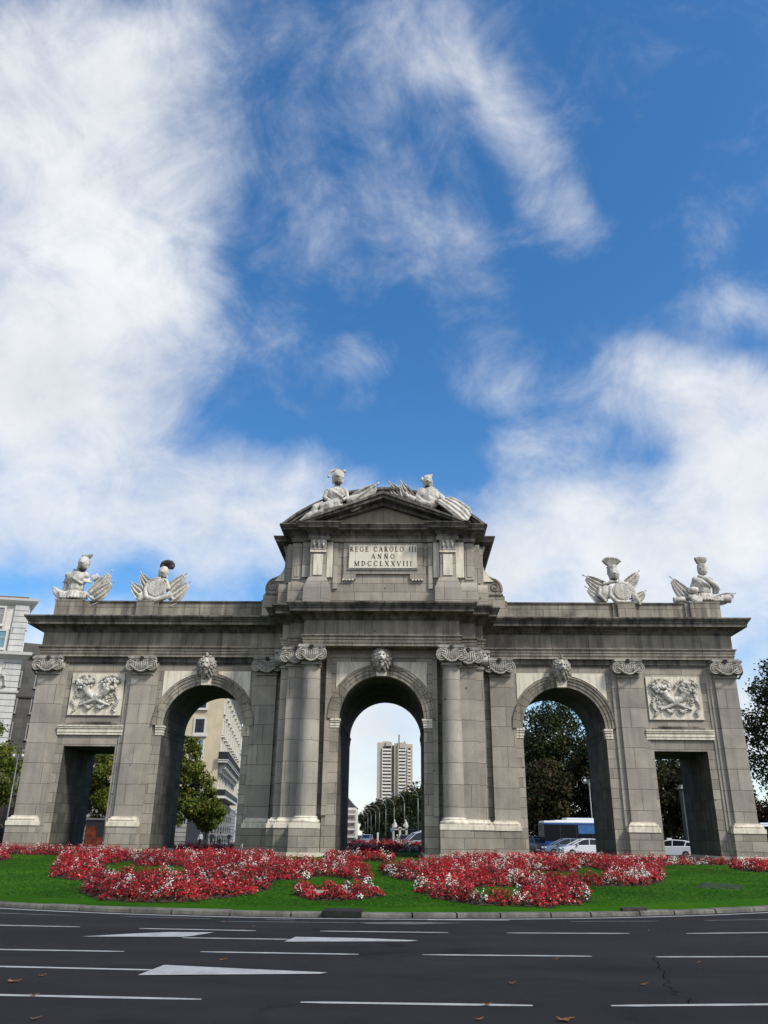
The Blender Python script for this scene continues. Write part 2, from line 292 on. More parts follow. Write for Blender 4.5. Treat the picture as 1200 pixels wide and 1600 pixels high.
# ------------------------------------------------------------------ mesh helpers
WL = {}                                   # world location of unrotated parents
def wloc(o):
    return WL.get(o.name, Vector((0, 0, 0))) if o else Vector((0, 0, 0))
def tag(o, label=None, cat=None, group=None, kind=None):
    if label: o['label'] = label
    if cat: o['category'] = cat
    if group: o['group'] = group
    if kind: o['kind'] = kind
    return o
def thing(name, loc, label, cat, group=None, rz=0):
    o = bpy.data.objects.new(name, None); COL.objects.link(o); o.location = loc; o.rotation_euler = (0, 0, rz)
    o.empty_display_size = .5
    WL[o.name] = Vector(loc) if not rz else Vector((0, 0, 0)); return tag(o, label, cat, group)
def dup(o, parent=None):
    c = o.copy(); COL.objects.link(c)
    if parent: c.parent = parent
    for ch in list(o.children): dup(ch, c)
    return c
class MB:
    def __init__(s): s.v = []; s.f = []
    def add(s, vs, fs):
        k = len(s.v); s.v += [tuple(p) for p in vs]; s.f += [tuple(i+k for i in f) for f in fs]; return s
    def box(s, x0, x1, y0, y1, z0, z1):
        x0, x1 = sorted((x0, x1)); y0, y1 = sorted((y0, y1)); z0, z1 = sorted((z0, z1))
        return s.add([(x0,y0,z0),(x1,y0,z0),(x1,y1,z0),(x0,y1,z0),(x0,y0,z1),(x1,y0,z1),(x1,y1,z1),(x0,y1,z1)],
                     [(0,3,2,1),(4,5,6,7),(0,1,5,4),(1,2,6,5),(2,3,7,6),(3,0,4,7)])
    def prism(s, poly, a, b, ax='y'):
        """polygon extruded: ax y: poly is (x,z); ax z: (x,y); ax x: (y,z)"""
        n = len(poly)
        ar = sum(poly[i][0]*poly[(i+1) % n][1]-poly[(i+1) % n][0]*poly[i][1] for i in range(n))
        if ar < 0: poly = poly[::-1]
        f = {'y': lambda p, t: (p[0], t, p[1]), 'z': lambda p, t: (p[0], p[1], t), 'x': lambda p, t: (t, p[0], p[1])}[ax]
        vs = [f(p, a) for p in poly]+[f(p, b) for p in poly]
        fs = [tuple(range(n)), tuple(range(2*n-1, n-1, -1))]+[(i, i+n, (i+1) % n+n, (i+1) % n) for i in range(n)]
        if ax == 'z' or ax == 'x': fs = [tuple(reversed(q)) for q in fs]
        return s.add(vs, fs)
    def tube(s, pts, rad, n=8, caps=True):
        pts = [Vector(p) for p in pts]; rad = rad if isinstance(rad, (list, tuple)) else [rad]*len(pts)
        vs = []; up = Vector((0.13, 0.21, 1)).normalized()
        for i, p in enumerate(pts):
            t = (pts[min(i+1, len(pts)-1)]-pts[max(i-1, 0)])
            t = t.normalized() if t.length > 1e-9 else Vector((0, 0, 1))
            a = t.cross(up if abs(t.dot(up)) < .97 else Vector((1, 0, 0))).normalized(); b = t.cross(a)
            for k in range(n):
                an = 2*math.pi*k/n; vs.append(p+(a*math.cos(an)+b*math.sin(an))*rad[i])
        fs = []
        for i in range(len(pts)-1):
            for k in range(n):
                fs.append((i*n+k, i*n+(k+1) % n, (i+1)*n+(k+1) % n, (i+1)*n+k))
        if caps: fs += [tuple(range(n-1, -1, -1)), tuple((len(pts)-1)*n+k for k in range(n))]
        return s.add(vs, fs)
    def lathe(s, prof, c=(0, 0, 0), n=24, ax='z'):
        vs = []
        for (r, h) in prof:
            for k in range(n):
                a = 2*math.pi*k/n
                x, y = r*math.cos(a), r*math.sin(a)
                vs.append((c[0]+x, c[1]+y, c[2]+h) if ax == 'z' else ((c[0]+x, c[1]+h, c[2]+y) if ax == 'y' else (c[0]+h, c[1]+x, c[2]+y)))
        fs = [(i*n+k, i*n+(k+1) % n, (i+1)*n+(k+1) % n, (i+1)*n+k) for i in range(len(prof)-1) for k in range(n)]
        fs += [tuple(range(n-1, -1, -1)), tuple((len(prof)-1)*n+k for k in range(n))]
        return s.add(vs, fs)
    def ell(s, c, r, n=12, m=8, rot=0, tilt=0):
        vs = []; fs = []; Mx = Matrix.Rotation(rot, 3, 'Y') @ Matrix.Rotation(tilt, 3, 'X'); c = Vector(c)
        for i in range(m+1):
            th = math.pi*i/m
            for k in range(n):
                a = 2*math.pi*k/n
                vs.append(c+Mx @ Vector((r[0]*math.sin(th)*math.cos(a), r[1]*math.sin(th)*math.sin(a), r[2]*math.cos(th))))
        for i in range(m):
            for k in range(n): fs.append((i*n+k, (i+1)*n+k, (i+1)*n+(k+1) % n, i*n+(k+1) % n))
        return s.add(vs, fs)
    def sweep(s, path, prof, closed=True, mir=False):
        """moulding: path of (x,y) in plan walked with the outside on its right; prof of (offset, z)"""
        n = len(path); P = [Vector(p) for p in path]; out = []
        for i in range(n):
            a = P[(i-1) % n]; b = P[i]; c = P[(i+1) % n]
            d1 = (b-a).normalized() if (closed or i > 0) else None
            d2 = (c-b).normalized() if (closed or i < n-1) else None
            if d1 is None: d1 = d2
            if d2 is None: d2 = d1
            n1 = Vector((d1.y, -d1.x)); n2 = Vector((d2.y, -d2.x))
            m = (n1+n2); L = m.length; m = m/L if L > 1e-6 else n1
            m = m/max(.3, m.dot(n1)); out.append(m)
        k = len(prof); vs = []
        for i in range(n):
            for (o, z) in prof: q = P[i]+out[i]*o; vs.append((q.x, q.y, z))
        fs = []
        for i in range(n if closed else n-1):
            j = (i+1) % n
            for q in range(k-1): fs.append((i*k+q, j*k+q, j*k+q+1, i*k+q+1))
        return s.add(vs, fs)
    def build(s, name, mat, parent=None, smooth=False, angle=None, local=False):
        off = Vector((0, 0, 0)) if local else wloc(parent)
        me = bpy.data.meshes.new(name)
        me.from_pydata([(x-off.x, y-off.y, z-off.z) for x, y, z in s.v], [], s.f)
        me.materials.append(mat)
        if smooth: me.polygons.foreach_set('use_smooth', [True]*len(me.polygons))
        me.update()
        if angle is not None: me.set_sharp_from_angle(angle=R(angle))
        o = bpy.data.objects.new(name, me); COL.objects.link(o)
        if parent: o.parent = parent
        WL[o.name] = off.copy() if parent else Vector((0, 0, 0))
        return o
def remesh(mb, name, mat, parent, voxel=.04, local=False, sm=3):
    o = mb.build(name+'_src', mat, None)
    off = Vector((0, 0, 0)) if local else wloc(parent)
    mod = o.modifiers.new('r', 'REMESH'); mod.mode = 'VOXEL'; mod.voxel_size = voxel; mod.use_smooth_shade = True
    s2 = o.modifiers.new('s', 'SMOOTH'); s2.iterations = sm; s2.factor = .5
    dg = bpy.context.evaluated_depsgraph_get(); me = bpy.data.meshes.new_from_object(o.evaluated_get(dg))
    src = o.data; bpy.data.objects.remove(o); bpy.data.meshes.remove(src)
    me.name = name; me.transform(Matrix.Translation(-off)); me.materials.clear(); me.materials.append(mat)
    q = bpy.data.objects.new(name, me); COL.objects.link(q)
    if parent: q.parent = parent
    WL[q.name] = off.copy()
    return q
def quads(name, C, N, sz, mat, parent=None, asp=1.0, kind=None, up=None):
    """many small quad faces; C centres, N normals, sz half sizes (arrays)"""
    C = np.asarray(C, float); N = np.asarray(N, float); n = len(C)
    N = N/np.maximum(1e-6, np.linalg.norm(N, axis=1, keepdims=True))
    rv = nr.normal(size=(n, 3)); A = np.cross(N, rv); A /= np.maximum(1e-6, np.linalg.norm(A, axis=1, keepdims=True)); B = np.cross(N, A)
    sz = np.broadcast_to(sz, (n,))[:, None]
    V = np.stack([C-A*sz*asp, C-B*sz*.62, C+A*sz*asp, C+B*sz*.62], 1).reshape(-1, 3)
    me = bpy.data.meshes.new(name); me.vertices.add(4*n); me.vertices.foreach_set('co', V.astype(np.float32).ravel())
    me.loops.add(4*n); me.loops.foreach_set('vertex_index', np.arange(4*n, dtype=np.int32))
    me.polygons.add(n); me.polygons.foreach_set('loop_start', np.arange(0, 4*n, 4, dtype=np.int32))
    try: me.polygons.foreach_set('loop_total', np.full(n, 4, dtype=np.int32))
    except Exception: pass
    me.materials.append(mat); me.update(calc_edges=True); me.validate()
    o = bpy.data.objects.new(name, me); COL.objects.link(o)
    if parent: o.parent = parent
    if kind: o['kind'] = kind
    return o
def arc(cx, cz, r, a0, a1, n):
    return [(cx+r*math.cos(R(a0+(a1-a0)*i/n)), cz+r*math.sin(R(a0+(a1-a0)*i/n))) for i in range(n+1)]

# ------------------------------------------------------------------ ground
def lawnz(x, y):
    rho = math.hypot((x+.8)/23.5, (y-2)/28.5); s = max(0, (1-rho)*26); t = max(0, min(1, (y+26.2)/19.))
    return .10+(.50*t**.6-.012*max(0, min(15, x))*t)*min(1, s/2.5)**.5+.40*math.exp(-((x/6)**2+((y-18)/6)**2))
b = MB().add([(-3000, -300, 0), (3000, -300, 0), (3000, 4000, 0), (-3000, 4000, 0)], [(0, 1, 2, 3)])
tag(b.build('road', ASPH), kind='structure')
# lawn island
mb = MB(); NA, NRr = 180, 26; vs = [(-.8, 2, lawnz(-.8, 2))]; fs = []
for j in range(1, NRr+2):
    q = (j/NRr)**.8*.989 if j <= NRr else .9905
    for i in range(NA):
        a = 2*math.pi*i/NA; x = -.8+23.5*q*math.cos(a); y = 2+28.5*q*math.sin(a); vs.append((x, y, lawnz(x, y) if j <= NRr else .05))
for i in range(NA): fs.append((0, 1+i, 1+(i+1) % NA))
for j in range(NRr):
    for i in range(NA): fs.append((1+j*NA+i, 1+(j+1)*NA+i, 1+(j+1)*NA+(i+1) % NA, 1+j*NA+(i+1) % NA))
tag(mb.add(vs, fs).build('lawn', LAWN, smooth=True), kind='structure')
# kerb ring: separate stones with joints
mb = MB(); a = -math.pi/2-.9; NK = 0
def kp(a, o): return (-.8+(23.5+o)*math.cos(a), 2+(28.5+o)*math.sin(a))
a0 = 0.0
while a0 < 2*math.pi:
    L = rnd.choice([1.15, 1.25, .95, 1.3]); r0 = math.hypot(23.5*math.sin(a0), 28.5*math.cos(a0)); da = L/r0; g = .018/r0
    xm = kp(a0+da/2, 0)
    if not (-.45 < xm[0] < .35 and xm[1] < 0):
        jo = rnd.uniform(-.012, .012); jz = rnd.uniform(-.008, .008); K = 3
        prof = [(-.30+jo, -.05), (-.30+jo, .088+jz), (-.05+jo, .092+jz), (-.015+jo, .082+jz), (0+jo, .06+jz), (0.01+jo, -.05)]
        vs = []; fs = []; m = len(prof)
        for k in range(K+1):
            aa = a0+g+(da-2*g)*k/K
            for (o, z) in prof: p = kp(aa, o); vs.append((p[0], p[1], z))
        for k in range(K):
            for q in range(m-1): fs.append((k*m+q, k*m+q+1, (k+1)*m+q+1, (k+1)*m+q))
        fs += [tuple(range(m-1, -1, -1)), tuple(K*m+q for q in range(m))]
        mb.add(vs, fs)
    a0 += da
tag(mb.build('kerb', KERB), kind='structure')
# road edge line along the kerb
mb = MB(); vs = []; fs = []
for i in range(121):
    aa = R(-150+120*i/120); p = kp(aa, .26); q = kp(aa, .38); vs += [(p[0], p[1], .004), (q[0], q[1], .004)]
for i in range(120): fs.append((2*i, 2*i+1, 2*i+3, 2*i+2))
tag(mb.add(vs, fs).build('road_marking', PAINT), kind='structure')
MK = [[(-9.5, -26.2), (-5.55, -26.99), 2], [(-4.53, -26.97), (-2.63, -27.22), 2], [(-2.36, -27.69), (0.35, -27.54), 2], [(-1.54, -27.18), (-0.93, -27.2), 2], [(-6.9, -28.9), (-4.61, -29.01), 1], [(-3.5, -29.12), (-1.38, -29.19), 1], [(-2.39, -30.37), (-0.63, -30.36), 1], [(-0.25, -29.09), (2.04, -29.03), 1], [(-5.6, -32.09), (-2.79, -32.08), 1], [(-1.7, -31.99), (0.6, -31.99), 1], [(1.52, -31.92), (3.99, -31.8), 1], [(4.93, -31.76), (7.4, -31.45), 1], [(3.09, -28.94), (5.33, -28.72), 1], [(6.4, -28.58), (9.0, -28.0), 1], [(4.65, -26.65), (6.58, -26.3), 2], [(7.6, -26.01), (10, -25.3), 2], [(-5.2, -33.57), (-1.75, -33.70), 1], [(-4.2, -35.46), (-0.84, -35.52), 1], [(0.2, -35.58), (2.58, -35.54), 1], [(3.39, -35.48), (6.3, -35.1), 1], [(1.72, -26.75), (3.44, -26.56), 1]]
for (p, q, k) in MK:
    p, q = Vector(p), Vector(q); d = (q-p).normalized(); nrm = Vector((-d.y, d.x))*.052; n = 10; vs = []; fs = []
    for i in range(n+1):
        c = p.lerp(q, i/n); j = rnd.uniform(.85, 1.1)*(.55 if i in (0, n) else 1); vs += [(c.x-nrm.x*j, c.y-nrm.y*j, .004), (c.x+nrm.x*j, c.y+nrm.y*j, .004)]
    for i in range(n): fs.append((2*i, 2*i+2, 2*i+3, 2*i+1))
    tag(MB().add(vs, fs).build('road_marking', PAINT if k == 1 else PAINT2), kind='structure')
AR = [[(-1.95, -34.12), (-1.86, -33.30), (-0.62, -33.53), (0.31, -33.69), (0.22, -33.80)], [(-0.66, -30.7), (-0.56, -30.04), (0.49, -30.08), (1.5, -30.26), (1.34, -30.41)], [(-4.03, -30.45), (-3.37, -29.95), (-2.81, -29.63), (-2.04, -29.58), (-2.29, -30.13), (-2.41, -30.28)], [(0.35, -27.54), (1.36, -27.27), (2.46, -27.35), (1.48, -27.74), (0.55, -27.81)]]
for i, P in enumerate(AR):
    tag(MB().add([(x, y, .008) for x, y in P], [tuple(range(len(P)))]).build('road_arrow', PAINT2 if i == 3 else PAINT), kind='structure')
# crack in the asphalt
ck = [(4.87, -31.86), (4.72, -32.5), (4.66, -33.01), (4.5, -33.48), (4.46, -33.9), (4.33, -34.18), (4.36, -34.6), (4.25, -34.71), (4.34, -35.0), (4.2, -35.5)]
mb = MB(); vs = []; fs = []; pts = []
for i in range(len(ck)-1):
    for k in range(5):
        c = Vector(ck[i]).lerp(Vector(ck[i+1]), k/5); pts.append((c.x+rnd.uniform(-.035, .035), c.y))
for i, (x, y) in enumerate(pts): w = rnd.uniform(.002, .008); vs += [(x-w, y, .003), (x+w, y, .003)]
for i in range(len(pts)-1): fs.append((2*i, 2*i+1, 2*i+3, 2*i+2))
for (x, y, l, an) in [(4.36, -34.6, .3, 2.6), (4.5, -33.6, .2, .4)]:
    k = len(vs); d = Vector((math.cos(an), math.sin(an)))*l; vs += [(x, y-.008, .003), (x+d.x, y+d.y, .003), (x, y+.008, .003)]; fs.append((k, k+1, k+2))
tag(mb.add(vs, fs).build('road_crack', TAR), kind='structure')
# pavements beyond the roundabout
for nm, poly in (('pavement', [(-24, 58), (-23, 64), (-32, 130), (-60, 400), (-120, 400), (-120, 30), (-62, 36), (-40, 46)]),
                 ('pavement', [(12, 72), (60, 38), (140, 38), (140, 400), (0, 420), (8, 130)])):
    tag(MB().prism(poly, -.05, .13, 'z').build(nm, PAVE), kind='structure')

# ------------------------------------------------------------------ the gate
GB = .50
gate = thing('triumphal_gate', (0, 2.4, GB), 'monumental grey granite gate with three round arches and two square doorways on the lawn', 'city gate')
def gpart(mb, name, mat, parent=gate, **k): return mb.build(name, mat, parent, **k)
Zc_, Zw = 7.25, 7.12
def reveal(o):      # passages and vaults: darker granite, their inner shade put into the colour
    o.data.materials.append(GRANSHADE)
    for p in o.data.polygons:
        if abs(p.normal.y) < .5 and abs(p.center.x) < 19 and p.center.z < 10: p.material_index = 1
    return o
# wings with arch and door opening (one concave outline each)
for s in (-1, 1):
    sm = lambda L: [(s*x, z) for x, z in L]
    poly = [(5.2, GB), (7.72, GB), (7.72, Zw)]+arc(9.975, Zw, 2.255, 180, 0, 40)[1:-1]+[(12.23, Zw), (12.23, GB), (14.73, GB), (14.73, 5.98), (17.6, 5.98), (17.6, GB), (19.62, GB), (19.62, 10.9), (5.2, 10.9)]
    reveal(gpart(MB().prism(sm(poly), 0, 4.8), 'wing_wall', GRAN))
# central core
poly = [(-5.4, GB), (-2.24, GB), (-2.24, Zc_)]+arc(0, Zc_, 2.24, 180, 0, 40)[1:-1]+[(2.24, Zc_), (2.24, GB), (5.4, GB), (5.4, 10.9), (-5.4, 10.9)]
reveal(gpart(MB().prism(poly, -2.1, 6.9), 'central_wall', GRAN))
poly = [(-2.95, GB), (-2.243, GB), (-2.243, Zc_)]+arc(0, Zc_, 2.243, 180, 0, 40)[1:-1]+[(2.243, Zc_), (2.243, GB), (2.95, GB), (2.95, 10.897), (-2.95, 10.897)]
gpart(MB().prism(poly, -2.45, -2.103), 'arch_panel_wall', GRAN)
for s in (-1, 1):        # raised frame round the central arch, doubled
    b = MB().box(s*2.70, s*2.952, -2.53, -2.3, 2.5, 10.62).box(s*2.83, s*2.956, -2.60, -2.3, 2.5, 10.894)
    gpart(b, 'arch_frame', GRANBIG)
gpart(MB().box(-2.7, 2.7, -2.53, -2.3, 10.45, 10.62), 'arch_frame', GRANBIG)
# white footing course and wing band below the architrave
b = MB()
for s in (-1, 1):
    for (x0, x1) in ((5.75, 7.74), (12.21, 14.76), (17.57, 19.66)): gpart(MB().box(s*x0, s*x1, -.04, 4.84, .3, .78), 'footing_course', LIME)
    gpart(MB().box(s*2.21, s*2.98, -2.5, 6.92, .3, .74), 'footing_course', LIME)
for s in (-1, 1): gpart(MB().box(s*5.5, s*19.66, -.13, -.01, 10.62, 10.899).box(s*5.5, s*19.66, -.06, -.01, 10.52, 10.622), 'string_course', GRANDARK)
# recessed field frames beside the pilasters
b = MB()
for s in (-1, 1):
    for (x0, x1, d) in ((7.08, 7.35, .09), (12.78, 13.09, .09), (14.24, 14.44, .10), (14.44, 14.58, .05), (18.02, 18.18, .05), (18.18, 18.45, .10), (19.4, 19.64, .16)):
        gpart(MB().box(s*x0, s*x1, -d, -.01, .5, 10.6), 'field_frame', GRANBIG)

# entablature: plan outline, walked with outside on the right (clockwise seen from above)
def outline(pts):       # pts: right front half from centre outwards (x>0); mirrored to the left and to the back
    r = pts; back = [(x, 4.8-y) for x, y in reversed(pts)]
    right = r+back; left = [(-x, y) for x, y in reversed(right)]
    return left+right      # ends meet at the centre line
def cw(path):
    ar = sum(path[i][0]*path[(i+1) % len(path)][1]-path[(i+1) % len(path)][0]*path[i][1] for i in range(len(path)))
    return path if ar > 0 else path[::-1]
half = [(4.16, -3.38), (4.16, -2.80), (5.02, -2.80), (5.02, -2.36), (5.47, -2.36), (5.47, -.28), (19.68, -.28)]
PLAN = cw(outline(half))
core = [(x, y) for x, y in PLAN]
gpart(MB().prism(core, 10.902, 13.08, 'z'), 'entablature_core', GRANFR)
gpart(MB().sweep(PLAN, [(-.1, 10.90), (.006, 10.90), (.006, 11.06), (.045, 11.065), (.045, 11.24), (.085, 11.245), (.085, 11.37), (.13, 11.39), (.16, 11.43), (.16, 11.48), (-.05, 11.50)]), 'architrave', GRANFR)
def cornice_prof(z, h, o, base=-.05):
    P = [(base, 0), (.03, .0), (.05, .05), (.11, .09), (.16, .20), (.20, .20), (.20, .26), (.30, .33), (.34, .38), (.78, .40), (.78, .60), (.83, .61), (.84, .66), (.93, .80), (1.0, .88), (1.0, .97), (base, 1.0)]
    return [(a*o if a > 0 else a, z+q*h) for a, q in P]
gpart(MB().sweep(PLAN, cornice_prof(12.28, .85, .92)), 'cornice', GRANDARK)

# impost mouldings
b = MB()
def impost(b, x0, x1, y0, z0, z1, d=.0):
    for (q0, q1, o) in ((0, .30, .03), (.30, .55, .05), (.55, .62, .03), (.62, .85, .09), (.85, 1, .13)):
        xx0, xx1 = sorted((x0, x1)); b.box(xx0-o*.9, xx1+o*.9, y0-o, 4.8+o if d == 0 else d+o, z0+(z1-z0)*q0, z0+(z1-z0)*q1)
def imp(name, x_open, x_out, y0, yb, z0, z1, s, mid):
    b = MB(); b2 = MB()     # hugs the jamb: a slab proud of the reveal and the face
    for (q0, q1, o) in ((0, .26, .03), (.26, .52, .055), (.52, .60, .03), (.60, .82, .09), (.82, 1, .13)):
        a, c = z0+(z1-z0)*q0, z0+(z1-z0)*q1-.001
        b.box(x_open-s*o*.8, x_open+s*.22, y0-o, y0+.32, a, c); b2.box(x_open-s*o*.55, x_open+s*.2, y0+.325, yb+o, a, c)
        b.box(x_open+s*.2, x_out, y0-o, y0+.02, a, c)
    b2.build('passage_moulding', GRANSHADE, gpart(b, name, LIME))
for s in (-1, 1):
    imp('impost', s*2.24, s*2.68, -2.45, 6.9, 6.79, 7.24, s, 0)
    imp('impost', s*12.23, s*12.6, 0, 4.8, 6.60, 7.11, s, 0)
    imp('impost', s*7.72, s*7.36, 0, 4.8, 6.60, 7.11, -s, 0)
# archivolts of separate voussoirs
def archivolt(cx, cz, r, y, half):
    b = MB(); n = 19
    for i in (range(n//2) if half else range(n//2+1, n)):
        a0, a1 = 180*i/n, 180*(i+1)/n; g = .22
        for (ra, rb, d) in ((r-.004, r+.17, .07), (r+.17, r+.35, .11), (r+.35, r+.50, .155), (r+.50, r+.57, .20)):
            poly = arc(cx, cz, ra, a0+g, a1-g, 4)+arc(cx, cz, rb, a1-g, a0+g, 4)
            b.prism(poly, y-d, y+.02)
    return b
for hf in (0, 1):
    gpart(archivolt(0, Zc_, 2.24, -2.45, hf), 'archivolt', GRANFR)
    for s in (-1, 1): gpart(archivolt(s*9.975, Zw, 2.255, 0, hf), 'archivolt', GRANFR)
def spandrel(cx, cz, r, hw, top, y, s, inner=.55):
    P = [(s*hw, top), (s*hw, cz+math.sqrt(max(0, r*r-hw*hw)))]
    a0 = math.acos(hw/r); a1 = math.acos(inner/r)
    zt = min(top, cz+r*math.sin(a1))
    n = 14
    for i in range(1, n+1):
        a = a0+(a1-a0)*i/n; z = cz+r*math.sin(a)
        if z > top-.01: break
        P.append((s*r*math.cos(a), z))
    P.append((s*inner if cz+r > top else s*inner, top))
    return [(cx+x, z) for x, z in P]
for cx, cz, r, hw, top, y in ((0, Zc_, 2.88, 2.42, 10.22, -2.45), (-9.975, Zw, 2.92, 2.48, 10.14, 0), (9.975, Zw, 2.92, 2.48, 10.14, 0)):
    for s in (-1, 1): gpart(MB().prism(spandrel(cx, cz, r, hw, top, y, s, .62), y-.035, y+.01), 'spandrel_panel', LIME)
# keystones
for cx, cz, r, y in ((0, Zc_, 2.24, -2.45), (-9.975, Zw, 2.255, 0), (9.975, Zw, 2.255, 0)):
    gpart(MB().prism([(cx-.26, cz+r-.05), (cx+.26, cz+r-.05), (cx+.36, cz+r+1.15), (cx-.36, cz+r+1.15)], y-.30, y+.01), 'keystone', LIME)

# lion head (one sculpted mesh, reused)
def lion_mesh():
    b = MB()
    b.ell((0, -.34, .02), (.29, .32, .36)); b.ell((0, -.62, -.10), (.15, .22, .15)); b.ell((0, -.60, .06), (.075, .20, .20), rot=0)
    b.ell((-.085, -.66, -.17), (.10, .10, .08)); b.ell((.085, -.66, -.17), (.10, .10, .08)); b.ell((0, -.60, -.31), (.09, .10, .07))
    b.ell((0, -.72, -.09), (.07, .06, .05)); b.ell((-.14, -.50, .17), (.10, .10, .06), rot=.3); b.ell((.14, -.50, .17), (.10, .10, .06), rot=-.3)
    b.ell((-.17, -.45, -.05), (.10, .10, .12)); b.ell((.17, -.45, -.05), (.10, .10, .12)); b.ell((0, -.42, .30), (.15, .12, .12))
    face = b; b = MB(); rr = random.Random(3)
    for ring, (R0, nn, yy_) in enumerate(((.40, 15, -.34), (.52, 17, -.20), (.58, 15, -.08))):
        for k in range(nn):
            a = 2*math.pi*(k+.5*ring)/nn; ex = 1.0 if math.sin(a) > -.2 else 1.22
            x, z = R0*.93*math.cos(a), R0*1.05*ex*math.sin(a)
            L = rr.uniform(.13, .20)
            dx, dz = math.cos(a), math.sin(a); t = rr.uniform(-.6, .6)
            p0 = (x*.72, yy_-.10, z*.72); p1 = (x+.04*t, yy_-.06, z); p2 = (x*1.02+L*(dx*.6-dz*t*.8), yy_+.02, z*1.02+L*(dz*.6-.35+dx*t*.5))
            b.tube([p0, p1, p2], [.085, .085, .025], 7)
    b.tube([(0, -.4, .52), (.04, -.42, .66), (-.03, -.38, .78)], [.11, .08, .03], 7)
    b.tube([(0, -.5, -.38), (.02, -.48, -.55), (0, -.42, -.70)], [.09, .07, .02], 7)
    return face, b
lion = None
for cx, y, z in ((0, -2.72, 10.42), (-9.975, -.24, 10.42), (9.975, -.24, 10.42)):
    if lion is None:
        fm, mm = lion_mesh(); lion = remesh(fm, 'lion_head', LIMEC, gate, .022, local=True, sm=1); remesh(mm, 'mane', LIMED, lion, .024, local=True, sm=1)
        eb = MB()
        for s in (-1, 1): eb.ell((s*.125, -.625, .085), (.06, .04, .036))
        eb.ell((0, -.78, -.225), (.09, .05, .026)); eb.ell((0, -.83, -.10), (.05, .03, .03))
        eye = eb.build('eye', SOOT, lion, local=True); q = lion
    else: q = dup(lion, gate)
    q.location = (cx, y-2.4, z-GB-.02); q.scale = (.92, .92, .92)

# capitals
def capital(w, wide=1.0):
    root = None; h = w/2
    b = MB(); b.box(-h-.07, h+.07, -.11, .2, 0, .05); b.box(-h-.04, h+.04, -.07, .2, .05, .12)
    b.box(-h-.01, h+.01, -.02, .2, .12, .86)
    neck = (b, 'necking')
    v = MB()
    for s in (-1, 1):
        cx, cz = s*(h+.02), .47
        v.lathe([(.0, -.30), (.27, -.30), (.29, -.22), (.24, .05), (.26, .18)], (cx, 0, cz), 20, 'y')
        pts = []; rad = []
        for i in range(46):
            t = i/45; a = t*2.6*2*math.pi+math.pi/2; r = .285*(1-t)**.85+.03
            pts.append((cx-s*r*math.cos(a), -.315-.03*t, cz+r*math.sin(a))); rad.append(.036*(1-.45*t))
        v.tube(pts, rad, 6)
        v.ell((cx, -.34, cz), (.05, .05, .05), 8, 6)
        v.tube([(cx+s*.03, -.2, cz+.28), (cx-s*.1, -.24, cz+.33), (0, -.26, cz+.27)], [.05, .05, .04], 6)
        v.tube([(cx+s*.2, -.12, .66), (cx+s*.13, -.1, .82)], [.10, .07], 6)
    b2 = MB(); b2.ell((0, -.10, .36), (h*.86, .24, .24), 20, 10)
    for k in range(-3, 4): b2.tube([(k*.11, -.27, .72), (k*.105, -.33, .48), (k*.09, -.30, .30)], [.045, .05, .03], 6)
    g = MB(); rr = random.Random(5)
    for i in range(26):
        t = i/25; x = (2*t-1)*(h+.0); z = .44-.30*math.sin(math.pi*t)
        g.ell((x, -.36-.05*math.sin(math.pi*t), z+rr.uniform(-.02, .02)), (.05, .05, .045+.012*math.sin(math.pi*t)), 7, 5)
    ab = MB(); n = 8
    up = []
    for i in range(n+1): t = -1+2*i/n; up.append((t*(h+.21), -.40+.13*(1-t*t)))
    ab.prism(up+[(h+.21, .2), (-h-.21, .2)], .86, .95, 'z'); ab.prism([(x*.96, y+.02) for x, y in up]+[(h+.18, .2), (-h-.18, .2)], .95, 1.0, 'z')
    ab.prism([(x*.9, y+.05) for x, y in up]+[(h+.14, .2), (-h-.14, .2)], .80, .86, 'z')
    f = MB()
    for k in range(7):
        a = 2*math.pi*k/7; f.ell((.085*math.cos(a), -.34, .88+.085*math.sin(a)), (.05, .05, .05), 7, 5)
    f.ell((0, -.38, .88), (.045, .05, .045), 7, 5)
    return [(b, 'necking', LIMED), (v, 'volute', LIMEM), (b2, 'echinus', LIMED), (g, 'garland', LIMEM), (ab, 'abacus', LIMED), (f, 'rosette', SOOT)]
def make_capital(parent, w):
    cap = bpy.data.objects.new('capital', None); COL.objects.link(cap); cap.parent = parent
    # the capital is one mesh with its carved pieces below it
    return cap
CAPC = {}
def place_capital(parent, w, x, y, z, sx=1.0, mat_over=None):
    key = (w,)
    if key not in CAPC:
        parts = capital(w)
        base = parts[0][0].build('capital', parts[0][2], parent, local=True, smooth=False)
        for (m, n, mt) in parts[1:]: m.build(n, mt, base, smooth=(n not in ('abacus',)), angle=40, local=True)
        CAPC[key] = base; c = base
    else:
        c = dup(CAPC[key], parent)
    off = wloc(parent); c.location = (x-off.x, y-off.y, z-off.z); return c
